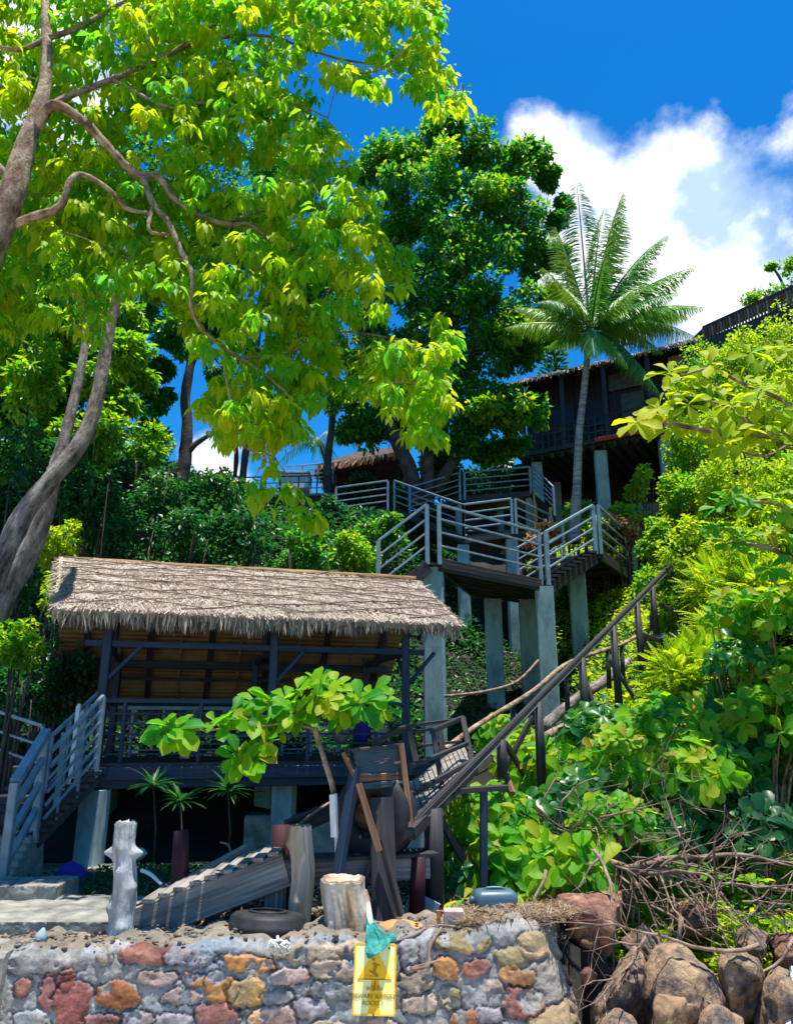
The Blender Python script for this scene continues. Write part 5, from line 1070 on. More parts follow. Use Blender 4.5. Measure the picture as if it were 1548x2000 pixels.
# --- big dark tree in the centre
big=thing('large_tree',at(830,990,22.8)-Vector((0,0,.6)),'tall dense dark green tree behind the deck in the centre','tree')
limb_tree(big,'trunk','bark_dark',[[(812,990,22.6,20),(800,920,22.6,17),(770,850,22.5,14),(740,770,22.5,11),(730,690,22.5,8)],[(835,990,22.8,16),(835,900,22.8,14),(850,800,22.8,13),(870,700,22.8,12),(880,560,22.8,9),(890,420,22.8,6)],[(850,960,22.9,14),(885,900,22.9,12),(930,850,22.9,9),(980,800,22.9,6)],[(860,760,22.8,9),(930,690,22.8,7),(1000,620,22.8,5)],[(870,680,22.8,8),(800,600,22.8,6),(760,520,22.8,4)]],10)
BC=[(770,300,22.5,75),(860,280,22.5,70),(940,290,22.5,60),(820,370,22,95),(920,380,22,95),(1000,330,22.5,55),(1045,300,22.8,38),(1010,420,22.5,75),(1070,350,23,28),(770,430,22.5,80),(860,480,22,95),(960,500,22,90),(1040,500,22.5,50),(1085,430,23,25),(890,580,22,90),(980,600,22,80),(800,560,22.5,80),(830,660,22.5,80),(930,690,22.3,75),(1010,680,22.5,60),(870,760,22.3,70),(780,740,22.5,70),(960,790,22.3,65,.8),(1020,810,22.3,48,.6),(720,820,22.5,60,.8),(730,330,23,50),(840,840,22.3,45,.7),(1080,590,22.8,35),(720,640,23,60),(900,860,22.5,45,.6),(880,240,22.6,30),(715,730,23,55),(760,680,23,60),(790,830,23.2,50,.6),(690,840,23.4,45,.6),(920,830,23.5,50,.5),(820,450,23.4,80),(940,440,23.4,80),(900,640,23.4,80),(1080,500,22.6,30),(1100,400,23,18),(1060,640,22.8,38),(860,900,23.6,40,.5),(950,880,24,45,.5),(1000,870,24,35,.5)]
crown(big,BC,'leaf_deep',105,.2,TQ,6,nsub=18)
crown(big,[(860,300,21.6,60,.6),(960,370,21.5,60,.6),(1010,650,21.6,60,.6),(1000,800,21.6,60,.5),(780,300,22,50,.5),(930,800,21.5,40,.5),(1020,300,22.4,40)],'leaf_mid',60,.2,TQ,7,nsub=8,name='lit_tone_foliage')  # lit clumps of the same crown, brightness put into a lighter leaf colour
# --- coconut palm
pm=thing('coconut_palm',at(1122,1010,19)-Vector((0,0,.6)),'slender coconut palm with a leaning ringed trunk in front of the house','palm')
pts,rad=smoothpath([at(1120,1060,19),at(1126,950,19),at(1130,850,19),at(1140,760,19),at(1148,672,19)],[.17,.11,.095,.085,.08],10)
rad=[r*(1+.05*(i%2)) for i,r in enumerate(rad)]
q=MB(); q.tube(pts,rad,14); q.build('trunk','palm_bark',pm)
cr=at(1152,648,19)
fr_=[(1125,340,.35),(1215,370,-.2),(1300,455,.2),(1350,520,-.3),(1370,600,.3),(1355,660,-.2),(1290,690,.4),(1225,720,-.5),(1215,420,.6),(1085,440,.2),(1060,520,-.4),(990,640,.1),(1010,600,.5),(1070,680,.9),(1180,400,.8),(1280,520,.9),(1340,620,.8),(1100,560,-.9),(1240,560,-1),(1290,780,-.4),(1180,500,-.9),(1320,570,-.8),(1050,590,-.9),(1160,700,-.9)]
for i,(px,py,dy) in enumerate(fr_):
    tip=at(1152+(px-1152)*1.02,648+(py-648)*.98,19+dy*2.0); v=tip-cr; L_=v.length; hor=Vector((v.x,v.y,0)); rise=.42 if v.z>0 else .75
    ctrl=cr+v*.5+Vector((0,0,L_*rise*.42))+hor.normalized()*.0
    K=26; P=[cr*(1-t)**2+ctrl*2*t*(1-t)+tip*t*t for t in [k/K for k in range(K+1)]]
    fo=MB(); fo.tube(P,[.035*(1-k/K)+.006 for k in range(K+1)],5); f_=fo.build('frond','leaf_palm' if i%4 else 'leaf_palm',pm)
    po=[];ax=[];nr=[];ln=[]
    for k in range(5*K):
        t=.1+.9*k/(5*K); kk=min(int(t*K),K-1); p=P[kk].lerp(P[kk+1],t*K-kk); d=(P[kk+1]-P[kk]).normalized(); side=d.cross(Vector((0,0,1)))
        if side.length<.1: side=d.cross(Vector((0,1,0)))
        side.normalize(); upv=side.cross(d)
        for sgn in (-1,1):
            a=(d*.7+side*sgn*.8+Vector((0,0,-.62))+Vector((rnd.gauss(0,.08),rnd.gauss(0,.08),rnd.gauss(0,.12)))).normalized()
            po.append(p);ax.append(a);nr.append(upv+Vector((rnd.gauss(0,.3),0,0)));ln.append((.6*math.sin(math.pi*min(1,t*.85+.15))+.12)*rnd.uniform(.85,1.1)*min(1,L_/3))
    leaves('leaflets','leaf_palm',f_,np.array([tuple(x) for x in po]),np.array([tuple(x) for x in ax]),np.array([tuple(x) for x in nr]),np.array(ln),TPALM,lv=np.clip(rs.rand(len(po))*.4+rnd.random()*.6,0,1))
q=MB()
for i in range(9):
    a=i*2.4; q.tube([cr+Vector((0,0,-.25)),cr+Vector((math.cos(a)*.2,math.sin(a)*.2,-.15)),cr+Vector((math.cos(a)*.3,math.sin(a)*.3,-.4-.1*(i%3)))],[.05,.06,.02],6)
q.build('dry_sheaths','bark_tan',pm)
# norfolk pine far behind, small tree at the top right, small palm far left
np_=thing('distant_pine',at(1080,760,40),'faint blue green conifer seen between the big tree and palm','pine')
limb_tree(np_,'trunk','bark_dark',[[(1085,800,40,4),(1082,700,40,3),(1080,640,40,1.5)]],6)
P=[];A_=[]
for k in range(9):
    py=665+k*14
    for j in range(90):
        a=rs.uniform(0,6.28); t=rs.rand(); rr=(8+k*4.2)/F*40*t; p=at(1082,py,40)+Vector((math.cos(a)*rr,math.sin(a)*rr,t*.25)); P.append(tuple(p)); A_.append((math.cos(a),math.sin(a),.4))
leaves('crown','leaf_dark',np_,np.array(P),np.array(A_),np.tile([0,0,1.],(len(P),1))+rs.normal(size=(len(P),3))*.3,.42,TQN)
sk=thing('skyline_tree',at(1500,640,27),'sparse light green treetop above the slatted roof','tree')
limb_tree(sk,'trunk','bark_dark',[[(1560,680,27,5),(1545,600,27,4),(1520,540,27,3),(1500,515,27,1.5)],[(1545,600,27,3),(1500,580,27,2),(1470,570,27,1)]],6)
crown(sk,[(1500,575,27,38,.5),(1540,560,27,45,.6),(1535,520,27,25,.6),(1470,585,27,20,.5),(1505,520,27,9)],'leaf_mid',50,.15,TQ,8,nsub=8)
sp_=thing('small_palm',at(625,960,27),'small dark palm behind the thatched shelter','palm')
limb_tree(sp_,'trunk','bark_dark',[[(640,960,27,5),(635,900,27,4),(625,868,27,4)]],6)
cc0=at(625,865,27)
for i in range(11):
    a=i*.57; tip=cc0+Vector((math.cos(a)*1.5,math.sin(a)*1.2,.5*math.sin(i*2.1)-.1)); ctrl=(cc0+tip)/2+Vector((0,0,.6)); po=[];ax=[]
    for k in range(22):
        t=.1+.9*k/22; p=cc0*(1-t)**2+ctrl*2*t*(1-t)+tip*t*t; d=(tip-cc0).normalized(); s_=d.cross(Vector((0,0,1)))
        for g in (-1,1): po.append(tuple(p)); ax.append(tuple(d*.6+s_*g*.8+Vector((0,0,-.4))))
    leaves('frond','leaf_dark',sp_,np.array(po),np.array(ax),np.tile([0,0,1.],(len(po),1))+rs.normal(size=(len(po),3))*.2,.45,TPALM)

# ================================================================ SHRUBS
def ground_under(p): return Vector((p.x,p.y,H(p.x,p.y)))
def small_shrub(px,py,Y,r,mat,llen,label,seed,per=70,nsub=16,tm=TQ,name='leafy_shrub',group=None,sq=.9,droop=.3):
    c=at(px,py,Y); g=ground_under(c); t=thing(name,g,label,'shrub',group)
    R_=r/F*Y; q=MB()
    for k in range(6):
        d=Vector((rnd.uniform(-.7,.7)*R_,rnd.uniform(-.6,.6)*R_,rnd.uniform(-.4,.5)*R_))
        top=c+d; base=g+Vector((rnd.uniform(-.15,.15),rnd.uniform(-.15,.15),-.1))
        if base.z>top.z-.1: base.z=top.z-.4
        q.tube([base,base.lerp(top,.5)+Vector((rnd.uniform(-.1,.1),rnd.uniform(-.1,.1),.05)),top],[.03,.022,.008],6)
    q.build('stems','bark_dark',t)
    crown(t,[(px,py,Y,r,sq)],mat,per,llen,tm,seed,droop,nsub,'foliage'); return t
def rosettes(name,par,mat,tips,dirs,llen,nl_=8,spread=.55,tm=TALM):
    po=[];ax=[];nr=[];ll=[];lv=[]
    for p,d in zip(tips,dirs):
        d=Vector(d).normalized(); u=d.orthogonal().normalized(); v=d.cross(u); sh=rnd.random()
        for k in range(nl_):
            a=k*2.4+rnd.uniform(-.4,.4); e=rnd.uniform(-.2,.9)*spread+.1; s=rnd.uniform(.45,1.15)
            dd=(u*math.cos(a)+v*math.sin(a))*math.cos(e)+d*math.sin(e); dd.z-=rnd.uniform(0,.35)
            po.append(tuple(p+d*rnd.uniform(-.04,.04)));ax.append(tuple(dd)); nr.append(tuple(d*1.0+Vector((rnd.gauss(0,.4),rnd.gauss(0,.4),.4+rnd.gauss(0,.3))))); ll.append(llen*s); lv.append(min(1,max(0,.6*sh+.5*rnd.random()-.05)))
    return leaves(name,mat,par,np.array(po),np.array(ax),np.array(nr),np.array(ll),tm,np.array(lv))
def almond(px,py,Y,r,label,ntip=16,llen=.2,mat='leaf_almond',ry=1,name='sea_almond_shrub',g=None):
    c=at(px,py,Y); g=g or ground_under(c); t=thing(name,g,label,'shrub','broad leaved shrubs on the slope'); R_=r/F*Y
    tips=[];dirs=[];q=MB()
    for k in range(ntip):
        d=Vector(rdir(1)[0]); d.z=abs(d.z)*.9-.35; 
        if d.y>.3: d.y*=.5
        tip=c+Vector((d.x*R_,d.y*R_*.8,d.z*R_*ry)); base=g+Vector((rnd.uniform(-.2,.2),rnd.uniform(-.1,.2),-.1))
        mid=base.lerp(tip,.55)+Vector((0,0,.05)); mid.y+=.1
        if k%3==0: q.tube(*smoothpath([base,mid,tip],[.018,.013,.007],4),6)
        tips.append(tip); dirs.append((d*.8+Vector((0,-.55,.55))).normalized())
    q.build('stems','bark_tan',t); rosettes('foliage',t,mat,tips,dirs,llen); return t
S1='small leaved yellow green shrub '
for i,(px,py,Y,r,lab) in enumerate([(1400,735,16.5,85,'under the left end of the slatted roof'),(1500,685,15.5,90,'highest on the right edge below the slatted roof'),(1340,780,17,60,'below the tan gable of the house'),(1370,880,14.5,80,'right of the house columns'),(1450,830,13.5,95,'behind the yellow leaved branch'),(1540,800,13,100,'at the right edge behind the yellow leaved branch'),(1335,975,14,70,'right of the last house column'),(1430,960,13,95,'midway up the right slope'),(1530,950,12.2,100,'at the right edge midway up the slope'),(1305,1050,14,55,'beside the top of the upper landing'),(1380,1080,12.8,80,'above the feathery bushes right of the slide rail top'),(1490,1070,11.8,95,'at the right above the feathery bushes'),(1290,1150,13.4,55,'right behind the top of the slide rail'),(1340,1190,13.0,60,'behind the slide rail braces')]):
    small_shrub(px,py,Y,r,'leaf_feather' if i%3 else 'leaf_mid',.085,S1+lab,20+i,per=170,nsub=26,group='small leaved shrubs on the right slope')
for i,(px,py,Y,r,lab) in enumerate([(1330,1325,10.6,62,'glowing in the sun below the handrail'),(1385,1290,10.8,50,'beside the glowing one near the handrail'),(1410,1150,12,70,'right of the slide rail braces'),(1490,1150,11.3,80,'near the right edge under the small leaved shrubs'),(1420,1230,11.3,60,'in shade above the broad leaves')]):
    c=at(px,py,Y); t=thing('feathery_shrub',ground_under(c),'light green feathery leaved shrub '+lab,'shrub','feathery shrubs on the right slope'); R_=r/F*Y
    q=MB(); 
    for k in range(5): q.tube([ground_under(c)-Vector((0,0,.1)),c+Vector((rnd.uniform(-.5,.5)*R_,rnd.uniform(-.3,.3)*R_,.2*R_))],[.02,.006],6)
    q.build('stems','bark_tan',t); n=420; d=rdir(n); P=np.array(c)+d*R_*rs.uniform(.1,1,n)[:,None]*np.array([1,.8,.85]); ax=d*.8+rs.normal(size=(n,3))*.4+np.array([0,-.1,.1])
    leaves('foliage','leaf_feather',t,P,ax,np.tile([0,-.2,1.],(n,1))+rs.normal(size=(n,3))*.3,rs.uniform(.2,.38,n),TF)
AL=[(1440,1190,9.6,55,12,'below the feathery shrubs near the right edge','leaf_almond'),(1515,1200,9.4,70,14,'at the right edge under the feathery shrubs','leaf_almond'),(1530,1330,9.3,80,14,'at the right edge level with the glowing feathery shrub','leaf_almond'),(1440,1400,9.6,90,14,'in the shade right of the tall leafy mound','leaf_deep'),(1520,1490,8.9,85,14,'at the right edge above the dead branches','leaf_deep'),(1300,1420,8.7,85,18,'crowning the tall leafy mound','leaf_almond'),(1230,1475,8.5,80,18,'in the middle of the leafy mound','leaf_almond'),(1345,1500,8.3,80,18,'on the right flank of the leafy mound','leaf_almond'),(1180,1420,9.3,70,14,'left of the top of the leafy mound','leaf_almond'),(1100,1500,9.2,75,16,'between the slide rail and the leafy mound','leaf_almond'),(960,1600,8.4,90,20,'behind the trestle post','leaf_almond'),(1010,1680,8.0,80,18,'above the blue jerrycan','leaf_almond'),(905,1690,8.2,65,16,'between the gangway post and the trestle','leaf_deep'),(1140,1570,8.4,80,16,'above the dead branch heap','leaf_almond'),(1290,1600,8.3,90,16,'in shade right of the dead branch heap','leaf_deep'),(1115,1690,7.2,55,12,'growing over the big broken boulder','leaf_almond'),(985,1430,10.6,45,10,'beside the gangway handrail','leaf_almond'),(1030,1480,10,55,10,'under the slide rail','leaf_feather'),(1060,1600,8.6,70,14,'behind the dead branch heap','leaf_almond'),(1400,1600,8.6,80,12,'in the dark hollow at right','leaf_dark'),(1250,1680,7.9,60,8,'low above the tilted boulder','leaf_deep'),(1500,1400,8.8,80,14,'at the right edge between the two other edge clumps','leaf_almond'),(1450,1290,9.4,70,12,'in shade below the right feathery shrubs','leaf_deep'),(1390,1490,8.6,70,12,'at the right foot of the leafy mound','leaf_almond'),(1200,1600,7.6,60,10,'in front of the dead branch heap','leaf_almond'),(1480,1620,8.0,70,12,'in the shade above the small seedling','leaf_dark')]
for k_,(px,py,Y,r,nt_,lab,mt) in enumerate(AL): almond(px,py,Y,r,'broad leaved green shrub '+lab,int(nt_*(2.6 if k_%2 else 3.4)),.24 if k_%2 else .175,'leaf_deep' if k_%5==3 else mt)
# small seedlings near the right edge
for px,py,Y,lab in ((1388,1710,7.4,'young broad leaved seedling rising from the dead branches at right'),(1475,1720,7.4,'small seedling low at the right edge'),(905,1760,7.1,'bright seedling left of the blue jerrycan')):
    g=at(px,py+50,Y); t=thing('seedling',g,lab,'plant'); q=MB(); q.tube([g-Vector((0,0,.1)),at(px,py,Y)],[.008,.005],6); q.build('stem','bark_tan',t); rosettes('foliage',t,'leaf_almond',[at(px,py,Y)],[(0,-.2,1)],.18,7)
# sapling in front of the hut
sa=thing('almond_sapling',at(655,1560,7.3)-Vector((0,0,.8)),'young sea almond tree with large glossy leaves in front of the hut','tree')
limb_tree(sa,'trunk','bark_tan',dY=-.5,limbs=[[(662,1640,7.35,6),(652,1550,7.3,6),(632,1480,7.3,5.5),(617,1430,7.3,5),(612,1390,7.3,4),(620,1350,7.3,3)],[(616,1425,7.3,3),(570,1412,7.2,3),(500,1420,7.1,2.5),(420,1425,7,2),(345,1425,6.9,2)],[(612,1390,7.3,3),(660,1370,7.4,2.5),(720,1360,7.4,2)],[(560,1412,7.2,3),(520,1455,7.1,2.5),(490,1480,7.1,2)],[(600,1400,7.3,2),(560,1370,7.2,2),(520,1370,7.2,1.5)]],n=8)
tips=[];dirs=[]
for px,py,Y in [(620,1335,7.3),(585,1350,7.2),(650,1345,7.3),(690,1360,7.4),(725,1355,7.4),(745,1375,7.4),(560,1370,7.2),(530,1375,7.2),(500,1400,7.1),(455,1400,7.0),(425,1415,7.0),(350,1420,6.9),(340,1430,6.9),(490,1470,7.1),(465,1480,7.1),(525,1450,7.1),(545,1420,7.2),(600,1390,7.25),(660,1385,7.35),(690,1395,7.4),(570,1395,7.1),(640,1375,7.1),(485,1495,7.1),(620,1360,7.1),(500,1380,7.3),(705,1375,7.2),(320,1425,6.9)]:
    tips.append(at(px,py,Y-.5)); dirs.append((rnd.uniform(-.6,.6),rnd.uniform(-1.0,-.3),.55))
rosettes('foliage',sa,'leaf_almond',tips,dirs,.225,11)
# golden branch overhanging from the right
gb=thing('almond_tree',(5.6,8.6,1.0),'sea almond tree reaching in from the right edge with yellow lit leaves','tree')
limb_tree(gb,'trunk','bark_tan',[[(1800,1640,8.7,26),(1760,1100,8.6,20),(1700,980,8.5,18),(1640,880,8.4,12),(1560,850,8.3,7),(1480,850,8.2,6),(1400,845,8.1,5),(1320,830,8,4),(1260,822,7.9,3)],[(1600,860,8.4,6),(1540,790,8.3,4.5),(1450,750,8.3,4),(1390,720,8.2,3),(1330,735,8.1,2)],[(1480,850,8.2,4),(1430,800,8,3),(1370,780,8,2)],[(1640,880,8.4,6),(1570,720,8.4,4),(1520,690,8.3,3)],[(1560,850,8.3,4),(1500,890,8.1,3),(1440,880,8,2)]],10)
tips=[];dirs=[]
for px,py in [(1255,815),(1245,825),(1290,800),(1320,745),(1310,730),(1345,790),(1330,830),(1360,860),(1350,745),(1390,715),(1380,780),(1400,830),(1420,860),(1430,790),(1450,745),(1470,800),(1480,850),(1500,700),(1530,680),(1540,740),(1530,800),(1510,860),(1545,860),(1460,690),(1410,870),(1370,830),(1300,840),(1490,760),(1440,840),(1545,820),(1395,760),(1560,700),(1450,880),(1335,770),(1500,830),(1520,770)]:
    tips.append(at(px+rnd.uniform(-6,6),py,8.1+rnd.uniform(-.3,.4))); dirs.append((rnd.uniform(-.6,.4),rnd.uniform(-1.1,-.3),.45))
rosettes('foliage',gb,'leaf_gold',tips,dirs,.27,8)
# more overhanging sea almond leaves lower right
gb=thing('almond_tree',(5.4,8.7,1.0),'broad leaved branches spreading over the right slope below the yellow leaves','tree')
limb_tree(gb,'trunk','bark_tan',[[(1740,1660,8.9,20),(1720,1300,8.8,14),(1650,1200,8.8,10),(1580,1120,8.8,7),(1500,1070,8.8,5),(1420,1060,8.8,3)],[(1600,1150,8.8,6),(1540,1000,8.8,4),(1450,980,8.8,3),(1400,985,8.8,2)]],8)
tips=[];dirs=[]
for px,py in [(1405,990),(1430,975),(1470,985),(1420,1060),(1450,1050),(1500,1040),(1540,1010),(1540,1060),(1510,970),(1480,1080),(1545,900),(1500,1110),(1550,1130),(1395,1030),(1530,1170)]:
    tips.append(at(px,py,8.8+rnd.uniform(-.3,.3))); dirs.append((rnd.uniform(-.5,.3),rnd.uniform(-1.,-.2),.5))
rosettes('foliage',gb,'leaf_almond',tips,dirs,.24,8)
# croton and small shrubs above the landing
for i,(px,py,Y,r,mt,lab) in enumerate([(1010,1058,19,32,'leaf_croton','pink tinged croton bush seen through the landing railing'),(1060,1050,18.5,36,'leaf_croton','reddish croton bush beside the palm base'),(1110,1040,19.5,34,'leaf_feather','light green bush at the foot of the palm'),(1180,1050,19,36,'leaf_feather','sunlit bush right of the palm base'),(1225,1010,20,45,'leaf_mid','green bush under the house columns'),(1250,940,20,38,'leaf_almond','loose plant in front of the right house column'),(1130,1000,20.5,30,'leaf_deep','shaded bush behind the palm base'),(1215,1040,18.6,40,'leaf_croton','croton bush near the far end of the landing')]):
    small_shrub(px,py,Y,r,mt,.15,lab,60+i,per=60,nsub=12)
# left bank shrubs; leaf_dark puts the bank's shade into their colour
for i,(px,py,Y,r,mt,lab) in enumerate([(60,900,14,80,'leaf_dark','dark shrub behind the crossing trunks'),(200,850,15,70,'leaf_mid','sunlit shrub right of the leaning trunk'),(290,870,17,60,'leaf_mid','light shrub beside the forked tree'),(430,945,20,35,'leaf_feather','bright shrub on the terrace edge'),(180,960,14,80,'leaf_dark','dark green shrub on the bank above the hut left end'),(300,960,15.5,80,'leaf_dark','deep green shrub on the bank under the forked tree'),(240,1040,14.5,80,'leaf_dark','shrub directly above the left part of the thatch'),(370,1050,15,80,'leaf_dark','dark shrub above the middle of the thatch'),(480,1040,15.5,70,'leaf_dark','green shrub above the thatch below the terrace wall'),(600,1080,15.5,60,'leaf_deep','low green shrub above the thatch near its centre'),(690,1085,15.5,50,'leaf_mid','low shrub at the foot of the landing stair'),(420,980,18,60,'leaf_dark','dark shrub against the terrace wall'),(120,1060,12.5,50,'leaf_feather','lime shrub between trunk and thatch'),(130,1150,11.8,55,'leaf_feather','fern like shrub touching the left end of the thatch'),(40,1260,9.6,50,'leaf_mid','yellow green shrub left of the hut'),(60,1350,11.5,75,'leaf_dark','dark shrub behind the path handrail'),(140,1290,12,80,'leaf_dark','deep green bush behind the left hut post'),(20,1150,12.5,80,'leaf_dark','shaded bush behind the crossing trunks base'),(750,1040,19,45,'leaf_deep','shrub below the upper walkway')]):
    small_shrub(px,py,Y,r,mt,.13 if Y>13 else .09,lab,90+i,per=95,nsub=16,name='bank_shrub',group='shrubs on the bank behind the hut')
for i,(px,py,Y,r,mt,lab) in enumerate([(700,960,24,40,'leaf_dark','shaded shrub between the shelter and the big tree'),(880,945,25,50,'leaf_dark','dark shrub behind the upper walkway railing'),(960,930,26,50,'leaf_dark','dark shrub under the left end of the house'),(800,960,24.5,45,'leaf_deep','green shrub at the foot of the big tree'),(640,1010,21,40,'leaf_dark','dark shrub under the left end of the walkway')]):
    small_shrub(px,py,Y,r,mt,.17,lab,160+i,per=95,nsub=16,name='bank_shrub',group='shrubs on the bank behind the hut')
# dracaena plants under the hut
for px,py,Y,lab in ((300,1535,9.6,'spiky leaved plant under the hut nearest the left pillar'),(352,1565,9.6,'lower spiky leaved plant under the middle of the hut'),(445,1545,9.8,'thin stemmed spiky plant beside the second hut pillar')):
    g=at(px,1690,Y); g.z=H(g.x,g.y)-.05; t=thing('dracaena',g,lab,'plant'); tp_=at(px,py,Y); q=MB(); q.tube([g,g.lerp(tp_,.5)+Vector((.03,0,0)),tp_],[.014,.012,.01],7); q.build('stem','bark_dark',t)
    n=36; d=rdir(n); d[:,2]=np.abs(d[:,2])*.9-.1; leaves('foliage','leaf_dark',t,np.tile(np.array(tp_),(n,1)),d,np.tile([0,0,1.],(n,1)),rs.uniform(.22,.38,n),T_leaf([(.2,.1),(.5,.13),(.8,.08)],.35,.05))
# ================================================================ GROUND COVER (uncountable)
def cover(name,N_,xr,yr,llen,mat,cond=None,tm=TQ,h=.25,seedo=0):
    x=rs.uniform(*xr,N_); y=rs.uniform(*yr,N_)
    ok=np.abs(x)<y*.56+4
    if cond is not None: ok&=cond(x,y)
    x=x[ok];y=y[ok]; m_=vn(np.stack([x*.9,y*.9,x*0],-1),91+seedo); z=Hn(x,y)
    hh_=h*np.clip(m_*1.8-.3,0.05,1.2); P=np.stack([x,y,z+rs.rand(len(x))*hh_],-1)
    az=rs.uniform(0,6.28,len(x)); ax=np.stack([np.cos(az),np.sin(az)-.2,rs.uniform(-.3,.9,len(x))],-1)
    o=leaves(name,mat,None,P,ax,np.tile([0,-.3,1.],(len(x),1))+rs.normal(size=(len(x),3))*.45,rs.uniform(.6,1.3,len(x))*llen,tm); tag(o,kind='stuff'); return o
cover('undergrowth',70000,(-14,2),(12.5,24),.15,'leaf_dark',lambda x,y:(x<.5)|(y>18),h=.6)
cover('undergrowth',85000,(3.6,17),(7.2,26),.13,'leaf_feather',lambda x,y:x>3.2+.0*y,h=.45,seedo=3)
cover('undergrowth',36000,(2.0,9),(7.4,14),.09,'leaf_feather',lambda x,y:(x>1.2+.14*(y-7)),h=.35,seedo=5)
cover('undergrowth',7000,(.6,5),(14,19),.10,'leaf_dark',h=.2,seedo=6)
cover('grass',26000,(.5,7),(6.9,10.5),.13,'leaf_feather',lambda x,y:(x>.8),tm=TQN,h=.12,seedo=7)
cover('leaf_litter',7000,(-4.6,1.4),(6.4,9.5),.05,'dry_leaf',h=.02,seedo=8)
cover('low_weeds',5000,(-3.2,-1.6),(7.2,9.5),.05,'leaf_dark',h=.12,seedo=9)
# dry straw on the wall top
n=2600; x=rs.uniform(.45,1.3,n); y=rs.uniform(6.08,6.55,n); P=np.stack([x,y,.40+rs.rand(n)*.035+(x-.9)*.06],-1); az=rs.uniform(0,6.28,n)
tag(leaves('dry_straw','dry_leaf',None,P,np.stack([np.cos(az),np.sin(az),rs.normal(size=n)*.15],-1),np.tile([0,0,1.],(n,1)),rs.uniform(.04,.12,n),TS,width=.06),kind='stuff')
# pebbles and rubble behind the wall
V=[];Fc=[];Cc=[]
me=bmesh.new(); bmesh.ops.create_icosphere(me,subdivisions=1,radius=1); me.verts.index_update(); iv=np.array([tuple(v.co) for v in me.verts]); jf=[tuple(v.index for v in f.verts) for f in me.faces]; me.free()
n=1300; vv_=[];lp=[];cl_=[]
for i in range(n):
    if i<620: x=rnd.uniform(-4,1.3); y=rnd.uniform(6.5,9.6)
    else: x=rnd.uniform(1.3,4.5); y=rnd.uniform(5.4,7.6)
    if i>=900: x=rnd.uniform(-2.9,1.25); y=rnd.uniform(6.02,6.5)
    s=rnd.uniform(.012,.05)*(1 if i<620 else 1.5); z=max(H(x,y),-.5 if y<6.3 else -9)
    if i>=900: s=rnd.uniform(.006,.022); z=float(wtop(np.array([x-x0]))[0])+.012
    k=iv*np.array([s*rnd.uniform(.8,1.6),s,s*rnd.uniform(.4,.9)])*(1+rs.normal(size=(len(iv),1))*.12)+np.array([x,y,z+s*.2]); lp.append(np.array(jf).ravel()+len(vv_)*len(iv)); vv_.append(k)
    c=rnd.choice([(.14,.12,.1),(.2,.15,.11),(.1,.09,.08),(.2,.19,.18),(.18,.1,.06)]); cl_.append(np.tile(list(c)+[1],(len(iv),1)))
L_=np.concatenate(lp); tag(npmesh('rubble',np.concatenate(vv_),L_,np.arange(len(L_)//3)*3,np.full(len(L_)//3,3),'litter',None,False,{'Col':('FLOAT_COLOR',np.concatenate(cl_))}),kind='stuff')

# ================================================================ BOULDERS
hullrock('boulder',[at(1082,1768,6.45),at(1128,1795,6.2),at(1182,1797,6.15),at(1232,1778,6.35),at(1072,1738,7.1),at(1150,1722,7.3),at(1228,1732,7.1),at(1168,1888,6.35),at(1180,1880,6.8),at(1105,1838,6.5),at(1222,1828,6.7)],'boulder_red','huge tan topped boulder tapering to its foot beside the wall corner',1,amp=.03)
for i,(poly,Y0,dep,mt,lab) in enumerate([
([(1198,1872),(1222,1842),(1252,1866),(1262,1920),(1262,2030),(1128,2040),(1150,1960)],5.95,.7,'boulder','grey boulder standing upright right of the wall corner'),
([(1258,1868),(1300,1822),(1352,1832),(1392,1880),(1425,1950),(1450,2040),(1262,2050),(1250,1960)],5.9,.9,'boulder','largest grey boulder with a sunlit tan face and branches across it'),
([(1390,1870),(1430,1842),(1478,1872),(1500,1925),(1490,1985),(1420,1980)],6.1,.7,'boulder','blue grey boulder on the shaded right side of the largest one'),
([(1262,1960),(1300,1925),(1345,1950),(1362,2040),(1250,2050)],5.7,.5,'boulder_tan','low tan boulder at the bottom under the crossing branches'),
([(1430,1812),(1462,1790),(1500,1812),(1512,1860),(1470,1880),(1436,1862)],6.7,.55,'boulder','angular brown boulder lit on its left side near the right edge'),
([(1505,1838),(1545,1825),(1575,1850),(1560,1885),(1512,1880)],6.7,.5,'boulder_red','small reddish boulder at the right edge'),
([(1480,1930),(1520,1895),(1600,1930),(1600,2040),(1470,2040)],5.9,.7,'boulder','dark boulder in the bottom right corner'),
([(1300,1790),(1330,1745),(1390,1760),(1412,1800),(1380,1830),(1320,1830)],7.1,.6,'boulder_red','pinkish shaded boulder behind the dead branches'),
([(1050,1760),(1075,1728),(1112,1740),(1110,1772)],7.0,.4,'boulder_red','brown stone left of the huge tan topped boulder'),
([(1062,1790),(1085,1768),(1104,1785),(1098,1818),(1068,1815)],6.45,.25,'boulder_tan','small orange stone touching the wall corner'),
([(1130,1900),(1150,1882),(1170,1898),(1162,1925),(1136,1925)],6.05,.25,'boulder_red','small red stone wedged between wall and grey boulder'),
([(1085,1860),(1125,1850),(1150,1880),(1140,1960),(1095,1960)],6.4,.5,'boulder','dark boulder behind the wall corner'),
([(1215,1840),(1260,1800),(1300,1830),(1290,1900),(1225,1900)],6.8,.5,'boulder','shaded boulder in the gap behind the upright grey one'),
([(1370,1985),(1410,1960),(1450,1985),(1460,2040),(1360,2040)],5.7,.4,'boulder','low grey boulder at the bottom edge'),
([(1160,2000),(1210,1975),(1250,2000),(1260,2050),(1150,2050)],5.7,.4,'boulder','bottom edge boulder below the upright grey one')]):
    outlinerock(poly,Y0,dep,mt,lab,20+i*3)
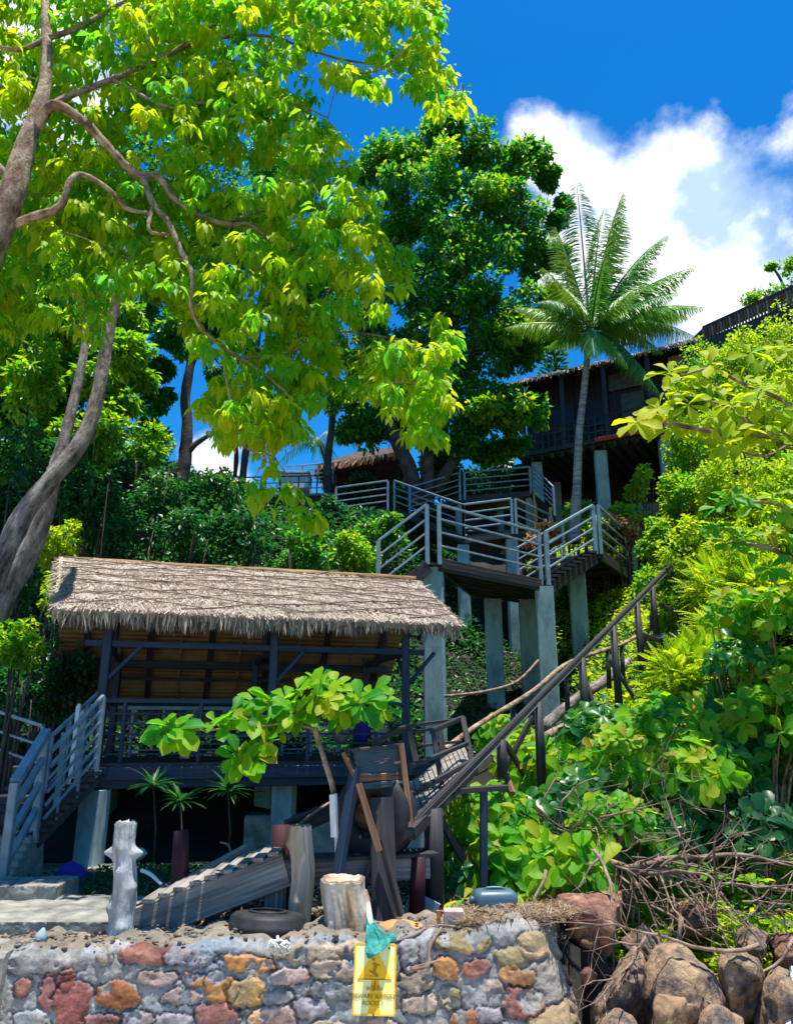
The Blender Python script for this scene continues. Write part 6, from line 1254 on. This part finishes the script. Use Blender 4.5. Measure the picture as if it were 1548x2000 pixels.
# ================================================================ DEAD BRANCHES
def crook(p,d,L,r,depth,q,seg=9,curl=.35,up=0):
    pts=[Vector(p)];d=Vector(d).normalized(); rad=[r]
    for k in range(seg):
        d=(d+Vector((rnd.gauss(0,curl),rnd.gauss(0,curl),rnd.gauss(0,curl)+up))*.5).normalized(); pts.append(pts[-1]+d*L/seg); rad.append(r*(1-.75*(k+1)/seg))
        if depth>0 and rnd.random()<.5:
            s=(d+Vector((rnd.gauss(0,.7),rnd.gauss(0,.7),rnd.gauss(0,.7)))).normalized(); crook(pts[-1],s,L*rnd.uniform(.3,.6),rad[-1]*.65,depth-1,q,6,curl)
    q.tube(pts,rad,6,wob=.1)
DB=[((1180,1680,7.3),(1,-.3,-.2),1.3,.028,'thick dead branch running right from the leafy mound'),((1230,1695,7.1),(1,-.1,-.06),1.7,.03,'longest pale dead branch lying level towards the right edge'),((1065,1700,6.8),(-.1,-.5,-.8),.9,.016,'dead twig arching down over the huge boulder'),((1160,1660,6.9),(.5,-.6,-.6),.9,.018,'curved dead branch hanging above the huge boulder'),((1330,1790,6.5),(-.1,-.3,-1),1.0,.018,'dark dead branch hanging down across the largest boulder'),((1480,1845,6.2),(-1,-.1,-.15),1.6,.017,'dead branch stretching left across the largest boulder'),((1340,1700,7.0),(.1,-.2,1),.9,.014,'bare twiggy branch standing up above the heap'),((1400,1720,7.0),(-.2,-.2,1),.8,.013,'second bare twiggy branch standing up right of the first'),((1548,1830,6.4),(-.6,-.2,-.8),1.1,.014,'dead branch in the bottom right corner'),((1110,1620,7.6),(1,-.2,.3),.9,.018,'forked dead branch on top of the heap'),((1130,1640,7.4),(-.6,-.5,.1),.8,.016,'dead branch pointing left above the boulder'),((1260,1830,6.2),(-.7,-.3,-.9),.8,.013,'thin branch arching over the upright grey boulder'),((1250,1560,8.2),(.9,-.3,.3),.7,.014,'curved dry twig among the broad leaves'),((1470,1730,7.0),(1,-.1,-.1),.7,.012,'thin dead branch leaving at the right edge')]
for i,(p,d,L_,r,lab) in enumerate(DB):
    q=MB(); crook(at(*p),d,L_,r,2,q,12,.3); tag(q.build('dead_branch','dry_twig'),lab,'branch','dead branches on the boulders')
q=MB()
for i in range(85):
    t=rnd.random(); px=1080+t*460+rnd.gauss(0,40); py=1620+t*210+rnd.gauss(0,45); Y=7.4-t*.5+rnd.uniform(-.35,.3); a=rnd.gauss(-.35,.7)
    crook(at(px,py,Y),(math.cos(a),rnd.uniform(-.4,.3),math.sin(a)),rnd.uniform(.25,.85),rnd.uniform(.004,.012),1 if i%3==0 else 0,q,8,.5)
tag(q.build('brushwood','dry_twig'),kind='stuff')
q=MB(); q.tube(*smoothpath([at(745,1845,6.0),at(800,1830,6.02),at(850,1808,6.1),at(900,1812,6.1)],[.008]*4)); q.tube(*smoothpath([at(862,1812,6.05),at(838,1850,5.95),at(836,1885,5.9),at(800,1892,5.9),at(860,1875,5.9)],[.012,.013,.013,.01,.006])); tag(q.build('vine_root','dry_twig'),'twisted pale vine root hanging over the wall right of the sign','root')
q=MB(); q.beam(at(1538,2010,5.9),at(1546,1890,6.3),.03,.03); tag(q.build('pale_batten','white_plastic'),'narrow pale batten in the bottom right corner','batten')
# distant slope rails right of the slide
q=MB()
for a,b_ in (((1240,1235,12.6),(1330,1265,12.8)),((1270,1175,13),(1355,1208,13)),((1300,1130,13.4),(1345,1155,13.6))): q.beam(at(*a),at(*b_),.05,.06)
for px,y0,y1,Y in ((1272,1125,1230,13.2),(1306,1120,1190,13.5)): q.beam(at(px,y1,Y),at(px,y0,Y),.06,.06,up=(0,1,0))
tag(q.build('slope_fence','dark_wood'),'broken dark timber fence beside the top of the slide rail','fence')
q=MB(); q.slab([at(1275,1235,13.2),at(1375,1212,13.4),at(1380,1222,12.9),at(1280,1250,12.8)],.08); tag(q.build('stone_slab','old_concrete'),'flat weathered slab on the slope right of the slide rail','slab')
